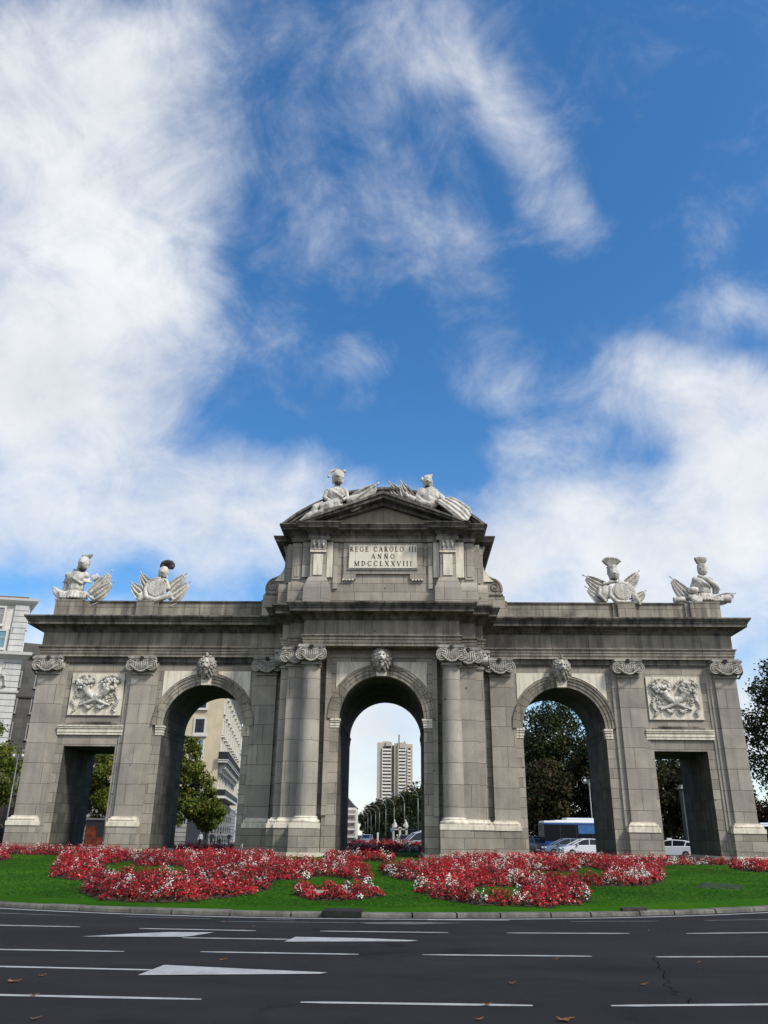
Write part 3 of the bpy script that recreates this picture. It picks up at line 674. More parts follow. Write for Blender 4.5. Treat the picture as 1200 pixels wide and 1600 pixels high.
# wing pilasters
def pilaster(x0, x1, y, zt, ztop, captop):
    b = MB(); b.box(x0, x1, y, .01 if y > -1 else -2.09, 2.36, ztop+.15)
    p = gpart(b, 'pilaster', GRANBIG)
    b = MB().box(x0-.24, x1+.24, y-.22, 0.0 if y > -1 else -2.09, .79, 1.88); b.build('plinth', GRAN, p)
    b = MB()
    yb = .0 if y > -1 else -2.09
    for (a, c, o) in ((1.881, 2.10, .26), (2.10, 2.14, .20), (2.14, 2.27, .19), (2.27, 2.30, .12), (2.30, 2.37, .08)): b.box(x0-o, x1+o, y-o, yb-.001*o, a, c-.001)
    b.tube([(x0-.10, y-.15, 2.205), (x1+.10, y-.15, 2.205)], .075, 10)
    b.build('base_moulding', LIME, p)
    MB().box(x0-.28, x1+.28, y-.26, yb, .3, .785).build('footing', LIME, p)
    return p
for s in (-1, 1):
    for (a, c) in ((5.98, 7.08), (13.09, 14.24), (18.45, 19.62)):
        x0, x1 = sorted((s*a, s*c)); p = pilaster(x0, x1, -.24, 0, 9.88, 10.88)
        place_capital(p, 1.1, (x0+x1)/2, -.26, 9.88)
        if a == 18.45:   # the corner capital turns round the side
            cc = place_capital(p, 1.1, s*19.66, .42, 9.88); cc.rotation_euler = (0, 0, s*math.pi/2)
    for (a, c, y) in ((4.14, 5.0, -2.75), (5.003, 5.43, -2.32)):
        x0, x1 = sorted((s*a, s*c)); p = pilaster(x0, x1, y, 0, 9.88, 10.88)
        if a < 5: place_capital(p, .96, (x0+x1)/2+s*.02, -2.78, 9.9)
        else:
            MB().box(x0-.05, x1+.05, y-.08, -2.0, 9.88, 10.0).build('necking', LIMED, p)
            cc = place_capital(p, .96, s*5.44, -1.75, 9.9); cc.rotation_euler = (0, 0, s*math.pi/2)
# columns
for s in (-1, 1):
    prof = []; H0, H1_ = 2.42, 9.92
    for i in range(15):
        t = i/14; r = .525-.085*max(0, (t-.28)/.72)**1.6; prof.append((r, H0+(H1_-H0)*t))
    col = gpart(MB().lathe(prof, (s*3.68, -2.98, 0), 40), 'column', GRANCOL, smooth=True, angle=50)
    b = MB().box(s*3.68-.72, s*3.68+.70, -3.70, -2.5, .79, 1.879); b.build('plinth', GRAN, col)
    b = MB(); b.box(s*3.68-.72, s*3.68+.70, -3.72, -2.5, 1.88, 2.14)
    b.lathe([(.66, 2.14), (.70, 2.17), (.71, 2.21), (.70, 2.26), (.64, 2.29), (.60, 2.30), (.58, 2.34), (.60, 2.38), (.58, 2.42), (.52, 2.44)], (s*3.68, -2.98, 0), 40)
    b.build('base_moulding', LIME, col)
    MB().box(s*3.68-.76, s*3.68+.74, -3.76, -2.5, .3, .785).build('footing', LIME, col)
    MB().lathe([(.44, 9.80), (.50, 9.83), (.50, 9.88), (.45, 9.9), (.45, 10.0)], (s*3.68, -2.98, 0), 32).build('astragal', LIMED, col, smooth=True, angle=40)
    place_capital(col, .96, s*3.68, -3.42, 9.9)
# lintel bands, door frames and relief panels on the wings
for s in (-1, 1):
    b = MB(); x0, x1 = sorted((s*14.38, s*18.04))
    for (a, c, o) in ((6.58, 6.72, .06), (6.72, 6.86, .09), (6.86, 6.92, .06), (6.92, 7.02, .13), (7.02, 7.09, .17)): b.box(x0-o*.0, x1+o*.0, -o-.05, .01, a, c-.001)
    gpart(b, 'lintel_band', LIME)
    gpart(MB().box(x0+.4, x1-.4, -.05, .01, 7.12, 7.2).box(x0+.75, x1-.75, -.055, .01, 7.2, 7.28), 'label_moulding', GRANDARK)
    xa, xb = 14.68, 17.66; cxp = s*(xa+xb)/2
    pan = gpart(MB().box(s*xa, s*xb, -.09, .01, 7.64, 9.97), 'relief_panel', LIME)
    r = MB(); rr = random.Random(21 if s < 0 else 33); cz = 8.62; y = -.14
    def horn(p, q, m, ra, rb):
        pts = []; rad = []
        for i in range(13):
            t = i/12; x = (1-t)**2*p[0]+2*t*(1-t)*m[0]+t*t*q[0]; z = (1-t)**2*p[1]+2*t*(1-t)*m[1]+t*t*q[1]
            pts.append((cxp+x, y-.02, cz+z)); rad.append(ra+(rb-ra)*t+(.012 if i % 2 else 0))
        r.tube(pts, rad, 10)
    horn((-.62, .52), (.88, -.45), (-.35, -.10), .24, .05); horn((.62, .52), (-.88, -.45), (.35, -.10), .24, .05)
    r.ell((cxp, y-.08, cz+.06), (.13, .12, .15)); r.tube([(cxp-.2, y, cz+.26), (cxp, y-.05, cz+.18), (cxp+.2, y, cz+.26)], [.04, .06, .04], 6)
    horns = remesh(r, 'cornucopia', LIMEC, pan, .03, sm=1)
    for sx in (-1, 1):
        fr = MB()
        for k in range(46):
            a = rr.uniform(0, 2*math.pi); q = math.sqrt(rr.random()); x = sx*.72+q*.50*math.cos(a); z = .74+q*.30*math.sin(a)
            R0 = rr.uniform(.055, .12); fr.ell((cxp+x, y-.07-rr.random()*.10*(1-q), cz+z), (R0, R0*.9, R0), 8, 6)
        fr.build('fruit_cluster', LIMEC, pan, smooth=True)
    lf = MB()
    for sx in (-1, 1):
        for k in range(30):
            a = rr.uniform(.1, math.pi-.1); x = sx*.72+.56*math.cos(a); z = .74+.42*math.sin(a)
            d = (math.cos(a)*.13, math.sin(a)*.13); lf.tube([(cxp+x, y-.02, cz+z), (cxp+x+d[0], y-.06, cz+z+d[1])], [.05, .012], 5)
        for k in range(26):     # trailing ribbons and vine leaves
            t = k/25; x = sx*(1.18-.10*math.sin(t*9)+.05*rr.uniform(-1, 1)); z = .45-1.22*t
            lf.ell((cxp+x, y-.01, cz+z), (rr.uniform(.05, .10), .06, rr.uniform(.035, .07)), 7, 5, rot=rr.uniform(-1, 1))
        for k in range(14):
            x = sx*rr.uniform(.55, 1.0); z = rr.uniform(-.35, .15); lf.ell((cxp+x, y, cz+z), (rr.uniform(.05, .1), .05, .04), 7, 5, rot=rr.uniform(-1, 1))
        for k in range(6):      # shells under the horns
            a = math.pi+(k+.5)*math.pi/6; c0 = (cxp+sx*.33, cz-.42)
            lf.tube([(c0[0], y+.03, c0[1]), (c0[0]+.24*math.cos(a), y-.05, c0[1]+.24*math.sin(a))], [.02, .06], 6)
        lf.tube([(cxp, y, cz-.1), (cxp+sx*.06, y-.03, cz-.36)], [.05, .05], 6)
    lf.build('carved_foliage', LIMEC, pan, smooth=True)
# parapet over the wings
for s in (-1, 1):
    b = MB(); b.box(s*6.4, s*19.35, .15, 4.6, 13.05, 14.22)
    w = gpart(b, 'parapet', GRANFR)
    MB().box(s*6.4, s*19.42, .08, 4.66, 14.221, 14.30).build('coping', GRANDARK, w)
    for (xa, xb) in ((13.55, 14.55), (17.7, 19.4)):
        MB().box(s*(xa-.25), s*(xb+.04), .03, .16, 13.05, 14.215).box(s*xa, s*xb, -.12, .05, 13.05, 14.21).box(s*(xa-.02), s*(xb+.02), -.14, .16, 14.215, 14.31).build('pedestal', GRANFR, w)
# attic
AW = [(-5.15, 13.0), (-5.15, 17.3), (5.15, 17.3), (5.15, 13.0)]
att = gpart(MB().prism(AW, -2.45, 7.25), 'attic_wall', GRAN)
gpart(MB().prism([(-5.8, 13.0), (-5.8, 17.3), (5.8, 17.3), (5.8, 13.0)], -.45, 5.25), 'attic_wall', GRAN)
b = MB()
for s in (-1, 1):                       # swelling bracket bases left and right of the pedestals
    for (xa, xb, yf) in ((4.35, 5.28, -2.72), (5.0, 5.86, -2.30)):
        P = [(yf, 13.05), (yf, 14.2)]+[(yf+.30*(1-math.cos(R(t))), 14.2+.50*math.sin(R(t))) for t in range(15, 91, 15)]+[(-1.2, 14.72), (-1.2, 13.05)]
        gpart(MB().prism(P, min(s*xa, s*xb), max(s*xa, s*xb), 'x'), 'attic_bracket_base', GRAN)
    P = [(5.1, 13.05)]+[(5.86+.0, 13.05), (5.86, 14.3)]+[(5.86-.36*(1-math.cos(R(t))), 14.3+.5*math.sin(R(t))) for t in range(15, 91, 15)]+[(5.1, 14.85)]
for s in (-1, 1):
    b = MB(); b.box(s*4.60, s*5.10, -2.51, -2.4, 14.85, 17.0); b.box(s*4.72, s*5.0, -2.54, -2.4, 15.0, 16.9)
    b.box(s*5.1, s*5.5, -2.0, -.4, 14.8, 17.1); b.box(s*5.45, s*5.75, -1.2, -.4, 14.8, 17.1); gpart(b, 'attic_side_pilaster', GRANBIG)
# scrolls: the side volutes
def cr(P, n=5):
    out = []
    for i in range(len(P)-1):
        p0, p1, p2, p3 = P[max(i-1, 0)], P[i], P[i+1], P[min(i+2, len(P)-1)]
        for k in range(n):
            t = k/n; out.append(tuple(.5*((2*p1[j])+(-p0[j]+p2[j])*t+(2*p0[j]-5*p1[j]+4*p2[j]-p3[j])*t*t+(-p0[j]+3*p1[j]-3*p2[j]+p3[j])*t**3) for j in (0, 1)))
    return out+[P[-1]]
for s in (-1, 1):
    edge = cr([(5.95, 17.35), (5.80, 16.9), (5.77, 16.45), (5.83, 15.95), (6.05, 15.6), (6.35, 15.42), (6.62, 15.30), (6.82, 15.02), (6.86, 14.7), (6.78, 14.45)])
    P = [(5.0, 13.05), (5.0, 17.35)]+edge+[(6.95, 14.35), (6.95, 13.05)]
    sc = gpart(MB().prism([(s*x, z) for x, z in P], -.95, .9), 'scroll_buttress', GRAN)
    e = MB(); c0 = (s*6.42, 14.92)
    pts = [(c0[0]+s*(.34-.27*t)*math.cos(R(100-620*t)), -.97, c0[1]+(.34-.27*t)*math.sin(R(100-620*t))) for t in [i/40 for i in range(41)]]
    e.tube(pts, .035, 6)
    pe = [(s*(x-.10), -.96, z) for x, z in edge]; e.tube(pe, .05, 6)
    e.box(s*6.1, s*6.86, -1.02, -.9, 14.40, 14.47)
    e.build('scroll_moulding', GRANFR, sc, smooth=True, angle=40)
    MB().prism([(s*5.62, 17.0), (s*5.62, 15.2), (s*6.35, 15.2), (s*5.85, 15.75), (s*5.72, 16.3)], -1.02, -.955).build('pale_inset', LIME, sc)
    MB().box(s*6.7, s*7.15, -.35, .6, 13.05, 14.25).build('end_block', GRANFR, sc)
# attic pilasters with their white insets and carved drops
for s in (-1, 1):
    c = s*3.63
    p = gpart(MB().box(c-.43, c+.43, -2.9, -2.44, 14.7, 17.2), 'attic_pilaster', GRANBIG)
    b = MB().box(c-.74, c+.74, -3.08, -2.44, 13.05, 14.25)
    b.add([(c-.74, -3.08, 14.25), (c+.74, -3.08, 14.25), (c+.74, -2.44, 14.25), (c-.74, -2.44, 14.25), (c-.5, -2.95, 14.85), (c+.5, -2.95, 14.85), (c+.5, -2.44, 14.85), (c-.5, -2.44, 14.85)],
          [(4, 5, 6, 7), (0, 1, 5, 4), (1, 2, 6, 5), (2, 3, 7, 6), (3, 0, 4, 7)])
    b.build('pedestal', GRANBIG, p)
    MB().box(c-.26, c+.26, -2.95, -2.88, 14.98, 16.20).build('white_inset', LIME, p)
    MB().box(c-.46, c+.46, -2.98, -2.88, 16.32, 16.42).build('white_fillet', LIME, p)
    MB().box(c-.45, c+.45, -2.97, -2.88, 16.42, 17.04).box(c-.48, c+.48, -3.0, -2.88, 17.04, 17.2).build('pilaster_capital', LIMED, p)
    g = MB()
    for k in (-1, 0, 1):
        g.lathe([(.075, 0), (.075, .03), (.03, .03)], (c+k*.26, -2.99, 16.98), 12, 'y'); g.tube([(c+k*.26, -3.0, 16.9), (c+k*.26+.03, -3.01, 16.75), (c+k*.26-.01, -3.0, 16.56)], [.045, .075, .04], 8)
        g.box(c+k*.26-.09, c+k*.26+.09, -2.995, -2.96, 16.47, 16.52)
    g.build('carved_drop', LIMEC, p, smooth=True, angle=40)
    for (xa, xb, zz_) in ((2.84, 3.17, 15.0), (4.09, 4.55, 15.0)):
        MB().box(s*xa, s*xb, -2.62, -2.44, 14.95, 17.02).build('pale_strip', LIME if xa < 4 or s > 0 else GRANBIG, p)
    MB().box(s*2.55, s*2.80, -2.56, -2.44, 14.3, 17.0).build('field_strip', GRANBIG, p)
# attic panel with the inscription
gpart(MB().prism([(-2.24, 14.86), (-1.52, 14.86), (-1.52, 15.16), (1.52, 15.16), (1.52, 14.86), (2.24, 14.86), (2.24, 17.02), (-2.24, 17.02)], -2.56, -2.44), 'raised_panel', GRAN)
for s in (-1, 1):
    for k in range(4): gpart(MB().box(s*(1.62+k*.175), s*(1.74+k*.175), -2.60, -2.46, 14.78, 14.855), 'gutta', LIME)
pl = gpart(MB().box(-1.92, 1.92, -2.66, -2.54, 15.48, 16.86), 'inscription_plaque', LIME)
MB().box(-1.98, 1.98, -2.63, -2.54, 15.40, 15.479).build('plaque_sill', LIMED, pl)
# carved serif capitals
def stroke(b, p, q, w, y, w2=None):
    p, q = Vector(p), Vector(q); d = (q-p).normalized(); n = Vector((-d.y, d.x)); w2 = w if w2 is None else w2
    b.prism([tuple(p+n*w/2), tuple(p-n*w/2), tuple(q-n*w2/2), tuple(q+n*w2/2)], y-.012, y+.004)
def band(b, cx, cz, rx, rz, a0, a1, tk, tn, y, n=22):
    o = []; i_ = []
    for k in range(n+1):
        a = R(a0+(a1-a0)*k/n); t = tn+(tk-tn)*abs(math.cos(a))
        o.append((cx+rx*math.cos(a), cz+rz*math.sin(a))); i_.append((cx+(rx-t)*math.cos(a), cz+(rz-tn)*math.sin(a)))
    for k in range(n): b.prism([o[k], o[k+1], i_[k+1], i_[k]], y-.012, y+.004)
def letter(b, ch, x, z, h, y):
    K, T, sf = .155*h, .07*h, .10*h
    def V(xx, w=K, z0=0, z1=h, serif=True):
        stroke(b, (x+xx, z+z0), (x+xx, z+z1), w, y)
        if serif:
            for zz_ in (z0+.02*h, z1-.02*h): stroke(b, (x+xx-w/2-sf*.7, z+zz_), (x+xx+w/2+sf*.7, z+zz_), .05*h, y-.002)
    if ch == 'I': V(.14*h); return .28*h
    if ch == 'R':
        V(.14*h); band(b, x+.14*h, z+.73*h, .42*h, .27*h, -90, 90, K, T, y); stroke(b, (x+.30*h, z+.48*h), (x+.66*h, z), K, y-.001); stroke(b, (x+.60*h, z+.02*h), (x+.76*h, z+.02*h), .05*h, y-.002); return .72*h
    if ch == 'E':
        V(.14*h)
        for (zz_, l) in ((.03, .58), (.52, .48), (.97, .56)): stroke(b, (x+.14*h, z+zz_*h), (x+l*h, z+zz_*h), T, y-.001)
        for zz_, l in ((.08, .57), (.92, .55), (.52, .47)): stroke(b, (x+l*h, z+(zz_-.09)*h), (x+l*h, z+(zz_+.09)*h), .045*h, y-.003)
        return .64*h
    if ch == 'L':
        V(.14*h); stroke(b, (x+.14*h, z+.03*h), (x+.58*h, z+.03*h), T, y-.001); stroke(b, (x+.57*h, z), (x+.57*h, z+.2*h), .045*h, y-.003); return .62*h
    if ch == 'O': band(b, x+.42*h, z+.5*h, .42*h, .52*h, 0, 360, K, T, y, 36); return .84*h
    if ch == 'D': V(.14*h); band(b, x+.14*h, z+.5*h, .62*h, .5*h, -90, 90, K, T, y); return .80*h
    if ch == 'C': band(b, x+.42*h, z+.5*h, .42*h, .52*h, 42, 318, K, T, y, 30); stroke(b, (x+.72*h, z+.66*h), (x+.72*h, z+.97*h), .05*h, y-.002); stroke(b, (x+.72*h, z+.03*h), (x+.72*h, z+.30*h), .04*h, y-.002); return .78*h
    if ch == 'G':
        band(b, x+.42*h, z+.5*h, .42*h, .52*h, 42, 318, K, T, y, 30); stroke(b, (x+.72*h, z+.66*h), (x+.72*h, z+.97*h), .05*h, y-.002)
        stroke(b, (x+.72*h, z+.04*h), (x+.72*h, z+.42*h), K*.9, y-.003); stroke(b, (x+.60*h, z+.42*h), (x+.85*h, z+.42*h), .05*h, y-.004); return .84*h
    if ch == 'A':
        stroke(b, (x+.36*h, z+h*1.02), (x+.70*h, z), K, y); stroke(b, (x+.37*h, z+h), (x+.06*h, z), T, y-.001); stroke(b, (x+.15*h, z+.34*h), (x+.58*h, z+.34*h), T*.9, y-.002)
        for xx in (.06, .70): stroke(b, (x+(xx-.11)*h, z+.02*h), (x+(xx+.11)*h, z+.02*h), .05*h, y-.003)
        return .78*h
    if ch == 'V':
        stroke(b, (x+.06*h, z+h), (x+.38*h, z-.02*h), K, y); stroke(b, (x+.70*h, z+h), (x+.38*h, z), T, y-.001)
        for xx in (.06, .70): stroke(b, (x+(xx-.11)*h, z+.98*h), (x+(xx+.11)*h, z+.98*h), .05*h, y-.003)
        return .76*h
    if ch == 'X':
        stroke(b, (x+.08*h, z+h), (x+.68*h, z), K, y); stroke(b, (x+.66*h, z+h), (x+.08*h, z), T, y-.001)
        for xx in (.08, .68):
            for zz_ in (.02, .98): stroke(b, (x+(xx-.11)*h, z+zz_*h), (x+(xx+.11)*h, z+zz_*h), .05*h, y-.003)
        return .76*h
    if ch == 'N':
        V(.12*h, T); V(.70*h, T); stroke(b, (x+.12*h, z+h), (x+.70*h, z), K, y-.003); return .84*h
    if ch == 'M':
        V(.12*h, T); V(.86*h, K); stroke(b, (x+.12*h, z+h), (x+.48*h, z+.04*h), K, y-.003); stroke(b, (x+.84*h, z+h), (x+.48*h, z), T, y-.004); return 1.0*h
    return .42*h
def line(b, txt, cx, z, h, width, y):
    t = MB(); gap = .13*h
    def run(bb, x0, g):
        x = x0
        for ch in txt: x += letter(bb, ch, x, z, h, y)+g
        return x-g
    w0 = run(t, 0, 0); g = (width-w0)/(len(txt)-1); run(b, cx-width/2, g)
b = MB(); line(b, 'REGE CAROLO III', 0, 16.46, .275, 3.74, -2.662); line(b, 'ANNO', 0, 16.04, .265, 1.30, -2.662); line(b, 'MDCCLXXVIII', 0, 15.60, .285, 3.22, -2.662)
b.build('lettering', INK, pl)
# attic entablature
half = [(3.05, -2.62), (3.05, -2.98), (4.21, -2.98), (4.21, -2.62), (5.16, -2.62), (5.16, -.62), (5.82, -.62)]
AP = cw(outline(half))
gpart(MB().prism(AP, 17.12, 17.86, 'z'), 'attic_frieze', GRANDARK)
gpart(MB().sweep(AP, [(-.05, 17.05), (.03, 17.05), (.03, 17.14), (.07, 17.15), (.07, 17.22), (-.02, 17.24)]), 'attic_architrave', GRANFR)
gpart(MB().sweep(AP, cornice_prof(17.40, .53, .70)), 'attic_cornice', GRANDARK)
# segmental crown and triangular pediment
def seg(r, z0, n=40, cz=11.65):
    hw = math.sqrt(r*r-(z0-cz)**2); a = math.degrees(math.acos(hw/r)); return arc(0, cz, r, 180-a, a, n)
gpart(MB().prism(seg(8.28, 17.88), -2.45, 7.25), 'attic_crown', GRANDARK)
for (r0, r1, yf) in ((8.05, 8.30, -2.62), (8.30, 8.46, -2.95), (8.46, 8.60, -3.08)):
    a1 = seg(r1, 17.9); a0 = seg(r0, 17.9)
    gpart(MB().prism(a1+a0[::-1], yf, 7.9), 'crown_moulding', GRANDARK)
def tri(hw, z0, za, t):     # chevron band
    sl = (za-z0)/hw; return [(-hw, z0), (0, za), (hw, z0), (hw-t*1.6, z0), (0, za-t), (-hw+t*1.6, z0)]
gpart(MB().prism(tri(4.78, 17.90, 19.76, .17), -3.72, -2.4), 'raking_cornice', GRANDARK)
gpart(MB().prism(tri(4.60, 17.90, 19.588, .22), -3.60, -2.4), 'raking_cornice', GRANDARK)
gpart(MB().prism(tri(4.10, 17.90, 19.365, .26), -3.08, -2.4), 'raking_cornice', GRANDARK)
gpart(MB().prism([(-3.9, 17.88), (0, 19.2), (3.9, 17.88)], -2.78, -2.4), 'tympanum', masonry('tympanum_stone', (.33, .30, .24), (.40, .36, .29), 3, 2.5, stain=.6, streak=.3))

# ------------------------------------------------------------------ trophies and armoured figures
class Sc:
    """carving bench: coordinates read as (right, down, towards viewer) in hundredths, about a base point"""
    def __init__(s, cx, cy, k, X, Y, Z): s.a = (cx, cy, k, X, Y, Z)
    def p(s, u, v, w=0):
        cx, cy, k, X, Y, Z = s.a; return (X+(u-cx)*k, Y-w*k, Z+(cy-v)*k*1.06)
    def e(s, mb, u, v, w, ru, rw, rv, rot=0): k = s.a[2]; mb.ell(s.p(u, v, w), (ru*k, rw*k, rv*k*1.06), 14, 10, rot=rot)
    def t(s, mb, pts, rad, n=8): k = s.a[2]; mb.tube([s.p(*q) for q in pts], [r*k for r in rad] if isinstance(rad, (list, tuple)) else rad*k, n)
def flag(sc, root, tip, butt, fall, mat=None, n=6, w=-10, name='flag'):
    """banner hanging in folds from a slanting pole with a spearhead"""
    b = MB(); T, B = Vector(tip), Vector(butt); d = (T-B); base = B.lerp(T, .86)
    sc.t(b, [(*T, w), (*(T-d*.05), w), (*(T-d*.12), w), (*(T-d*.14), w)], [1, 7, 4, 4], 6)
    sc.t(b, [(*(T-d*.1), w), (*B, w)], [4, 4], 6)
    pole = remesh(b, 'pole', LIMEC, root, .03)
    c = MB(); F = Vector(fall); dv = F-B
    T2 = B.lerp(T, .82); nu, nv = 20, 10; vs = []; pd = (B-T2).normalized(); pe = Vector((-pd.y, pd.x)); pe = pe if pe.y > 0 else -pe; Wd = (B-T2).length*.44
    for side in (1, -1):
        for j in range(nv+1):
            v = j/nv; prof_ = .16+.84*math.sin(math.pi*min(1, .06+.62*v))**.8
            for i in range(nu+1):
                u = -.38+1.38*i/nu; q = T2.lerp(B, v)+pe*u*Wd*prof_+pd*u*Wd*.35*v
                fold = 15*math.sin(u*math.pi*n*.9+v*1.5)*(.3+.7*v); q = q+pd*5*math.sin(u*17)*v
                vs.append(sc.p(q.x, q.y, w+4+fold+side*3.5))
    m = (nu+1)*(nv+1); fs = []
    for j in range(nv):
        for i in range(nu):
            a_ = j*(nu+1)+i; fs.append((a_, a_+1, a_+nu+2, a_+nu+1)); fs.append((m+a_, m+a_+nu+1, m+a_+nu+2, m+a_+1))
    ring = [i for i in range(nu+1)]+[j*(nu+1)+nu for j in range(1, nv+1)]+[nv*(nu+1)+i for i in range(nu-1, -1, -1)]+[j*(nu+1) for j in range(nv-1, 0, -1)]
    for i in range(len(ring)): p, q = ring[i], ring[(i+1) % len(ring)]; fs.append((p, p+m, q+m, q))
    c.add(vs, fs)
    f = remesh(c, name, LIMEC, root, .028, sm=1); return f
def drape(sc, root, chains, name='drapery', vox=.035):
    c = MB()
    for pts, r in chains: sc.t(c, pts, r, 8)
    return remesh(c, name, LIMEC, root, vox, sm=2)
def plume(sc, root, u, v, w, kind, mat):
    b = MB()
    if kind == 'ring':
        for k in range(14):
            a = math.pi*(-.15+1.3*k/13); sc.e(b, u+38*math.cos(a), v-22*math.sin(a)-8, w+rnd.uniform(-8, 8), 17, 20, 20)
        sc.e(b, u, v-15, w-12, 40, 18, 30)
    elif kind == 'fan':
        for k in range(9):
            a = math.pi*(.08+.84*k/8); q = (u+18*math.cos(a), v+18); r = (u+58*math.cos(a), v-10-28*math.sin(a)); m = (u+46*math.cos(a), v-22*math.sin(a))
            sc.t(b, [(*q, w), (*m, w+6), (*r, w+12), (r[0]+8*math.cos(a), r[1]+10, w+18)], [9, 13, 12, 7], 7)
    elif kind == 'spikes':
        for k in range(6):
            t = -1+2*k/5; sc.t(b, [(u+t*20, v+25, w), (u+t*32, v-4, w+3), (u+t*36, v-24+6*abs(t), w+6)], [10, 13, 9], 6)
    elif kind == 'crest':
        for k in range(10):
            a = math.pi*(.0+1.0*k/9); sc.t(b, [(u+20*math.cos(a), v-14*math.sin(a), w), (u+44*math.cos(a), v-40*math.sin(a), w)], [9, 10], 6)
    return remesh(b, 'plume', mat, root, .03, sm=1)
def helmet(sc, root, u, v, w, r, face=1, visor=True):
    b = MB(); sc.e(b, u, v, w, r, r*1.05, r*1.08); sc.e(b, u, v+r*.5, w-2, r*.8, r*.85, r*.75)
    sc.t(b, [(u-r*.95, v+r*.28, w+r*.3), (u, v+r*.18, w+r*1.15), (u+r*.95, v+r*.28, w+r*.3)], [5, 6, 5], 6)
    sc.t(b, [(u-r*.8, v+r*.4, w+r*.2), (u-r*.75, v+r*1.3, w+r*.25)], [7, 5], 6); sc.t(b, [(u+r*.8, v+r*.4, w+r*.2), (u+r*.75, v+r*1.3, w+r*.25)], [7, 5], 6)
    h = remesh(b, 'helmet', LIMEC, root, .026, sm=2)
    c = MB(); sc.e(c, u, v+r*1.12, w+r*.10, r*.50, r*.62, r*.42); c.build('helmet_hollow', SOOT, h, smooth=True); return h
def torso(sc, root, u, v, w, rx, rz, lean=0):
    b = MB(); sc.e(b, u, v-rz*.25, w, rx, rx*.72, rz*.75, lean); sc.e(b, u+lean*10, v+rz*.45, w, rx*.78, rx*.6, rz*.6, lean)
    sc.e(b, u-rx*.40, v-rz*.34, w+rx*.48, rx*.46, rx*.20, rz*.34); sc.e(b, u+rx*.40, v-rz*.34, w+rx*.48, rx*.46, rx*.20, rz*.34); sc.t(b, [(u-rx*.85, v-rz*.75, w+rx*.3), (u, v-rz*.15, w+rx*.72), (u+rx*.8, v+rz*.2, w+rx*.4)], [7, 9, 9], 6)
    for k in (-1, 1):
        for q in range(3): sc.e(b, u+k*rx*.2, v+rz*(.08+.22*q), w+rx*.46, rx*.24, rx*.12, rz*.13)
    sc.t(b, [(u, v-rz*.8, w), (u+lean*12, v-rz*1.35, w)], [17, 15], 8)
    for k in (-1, 1):
        sc.e(b, u+k*rx*.92, v-rz*.58, w+2, rx*.34, rx*.42, rz*.30)
        for q in range(5): a = k*(.2+.28*q); sc.t(b, [(u+k*rx*(.85+.08*q), v-rz*.45, w+10-5*q), (u+k*rx*(.95+.12*q), v-rz*.0, w+12-6*q)], [7, 8], 6)
    t = remesh(b, 'armour_torso', LIMEC, root, .03, sm=2)
    s2 = MB()
    for q in range(9):
        a = -1+2*q/8; sc.t(s2, [(u+a*rx*.8, v+rz*.75, w+rx*.5*(1-a*a)), (u+a*rx*1.25, v+rz*1.25, w+rx*.6*(1-a*a)+5)], [11, 12], 7); sc.e(s2, u+a*rx*1.3, v+rz*1.32, w+rx*.6*(1-a*a)+6, 12, 12, 9)
    sc.e(s2, u, v+rz*.95, w, rx*1.0, rx*.6, rz*.3); remesh(s2, 'pteruges', LIMEC, root, .03, sm=1)
    return t
K1 = .00845
def trophy(name, loc, label): return thing(name, loc, label, 'statue', 'carved stone trophies on the parapets')
# outer left: cuirass with helmet, cloak behind, banners to the right
sc = Sc(225, 420, K1, -19.0+.35, .30, 14.30)
t = trophy('armour_trophy', (-18.6, .30, 14.30), 'white stone cuirass with helmet turned sideways and banners, at the left end of the parapet')
torso(sc, t, 240, 290, 0, 70, 84, .08); helmet(sc, t, 278, 152, 8, 42)
b = MB(); [sc.t(b, [(262+q*12, 118, 5), (258+q*17, 98-abs(q-1.5)*4, 5)], [10, 9], 6) for q in range(5)]; remesh(b, 'plume', LIMED, t, .03, sm=1)
drape(sc, t, [([(205, 185, -30), (175, 260, -32), (160, 380, -30)], [16, 30, 34]), ([(215, 200, -30), (240, 280, -40), (250, 400, -35)], [14, 40, 40])], 'cloak')
drape(sc, t, [([(80, 318, 0), (100, 360, 6), (150, 405, 10)], [8, 15, 17]), ([(95, 325, 4), (130, 365, 12), (190, 395, 16)], [8, 15, 18]), ([(120, 340, 0), (150, 360, 10), (220, 380, 20)], [6, 14, 16]), ([(110, 400, 12), (160, 425, 20), (230, 400, 24)], [7, 14, 16])])
drape(sc, t, [([(150+q*22, 372-abs(q-4)*3, 18), (160+q*20, 405, 26)], [20, 15]) for q in range(9)], name='base_drapery')
flag(sc, t, (485, 192), (345, 372), (350, 352)); flag(sc, t, (520, 276), (375, 392), (385, 380), n=5, w=6)
b = MB(); sc.t(b, [(325, 370, 22), (395, 412, 26)], [9, 11]); sc.t(b, [(345, 260, -24), (385, 235, -26)], [30, 26]); remesh(b, 'baton', LIMEC, t, .03)
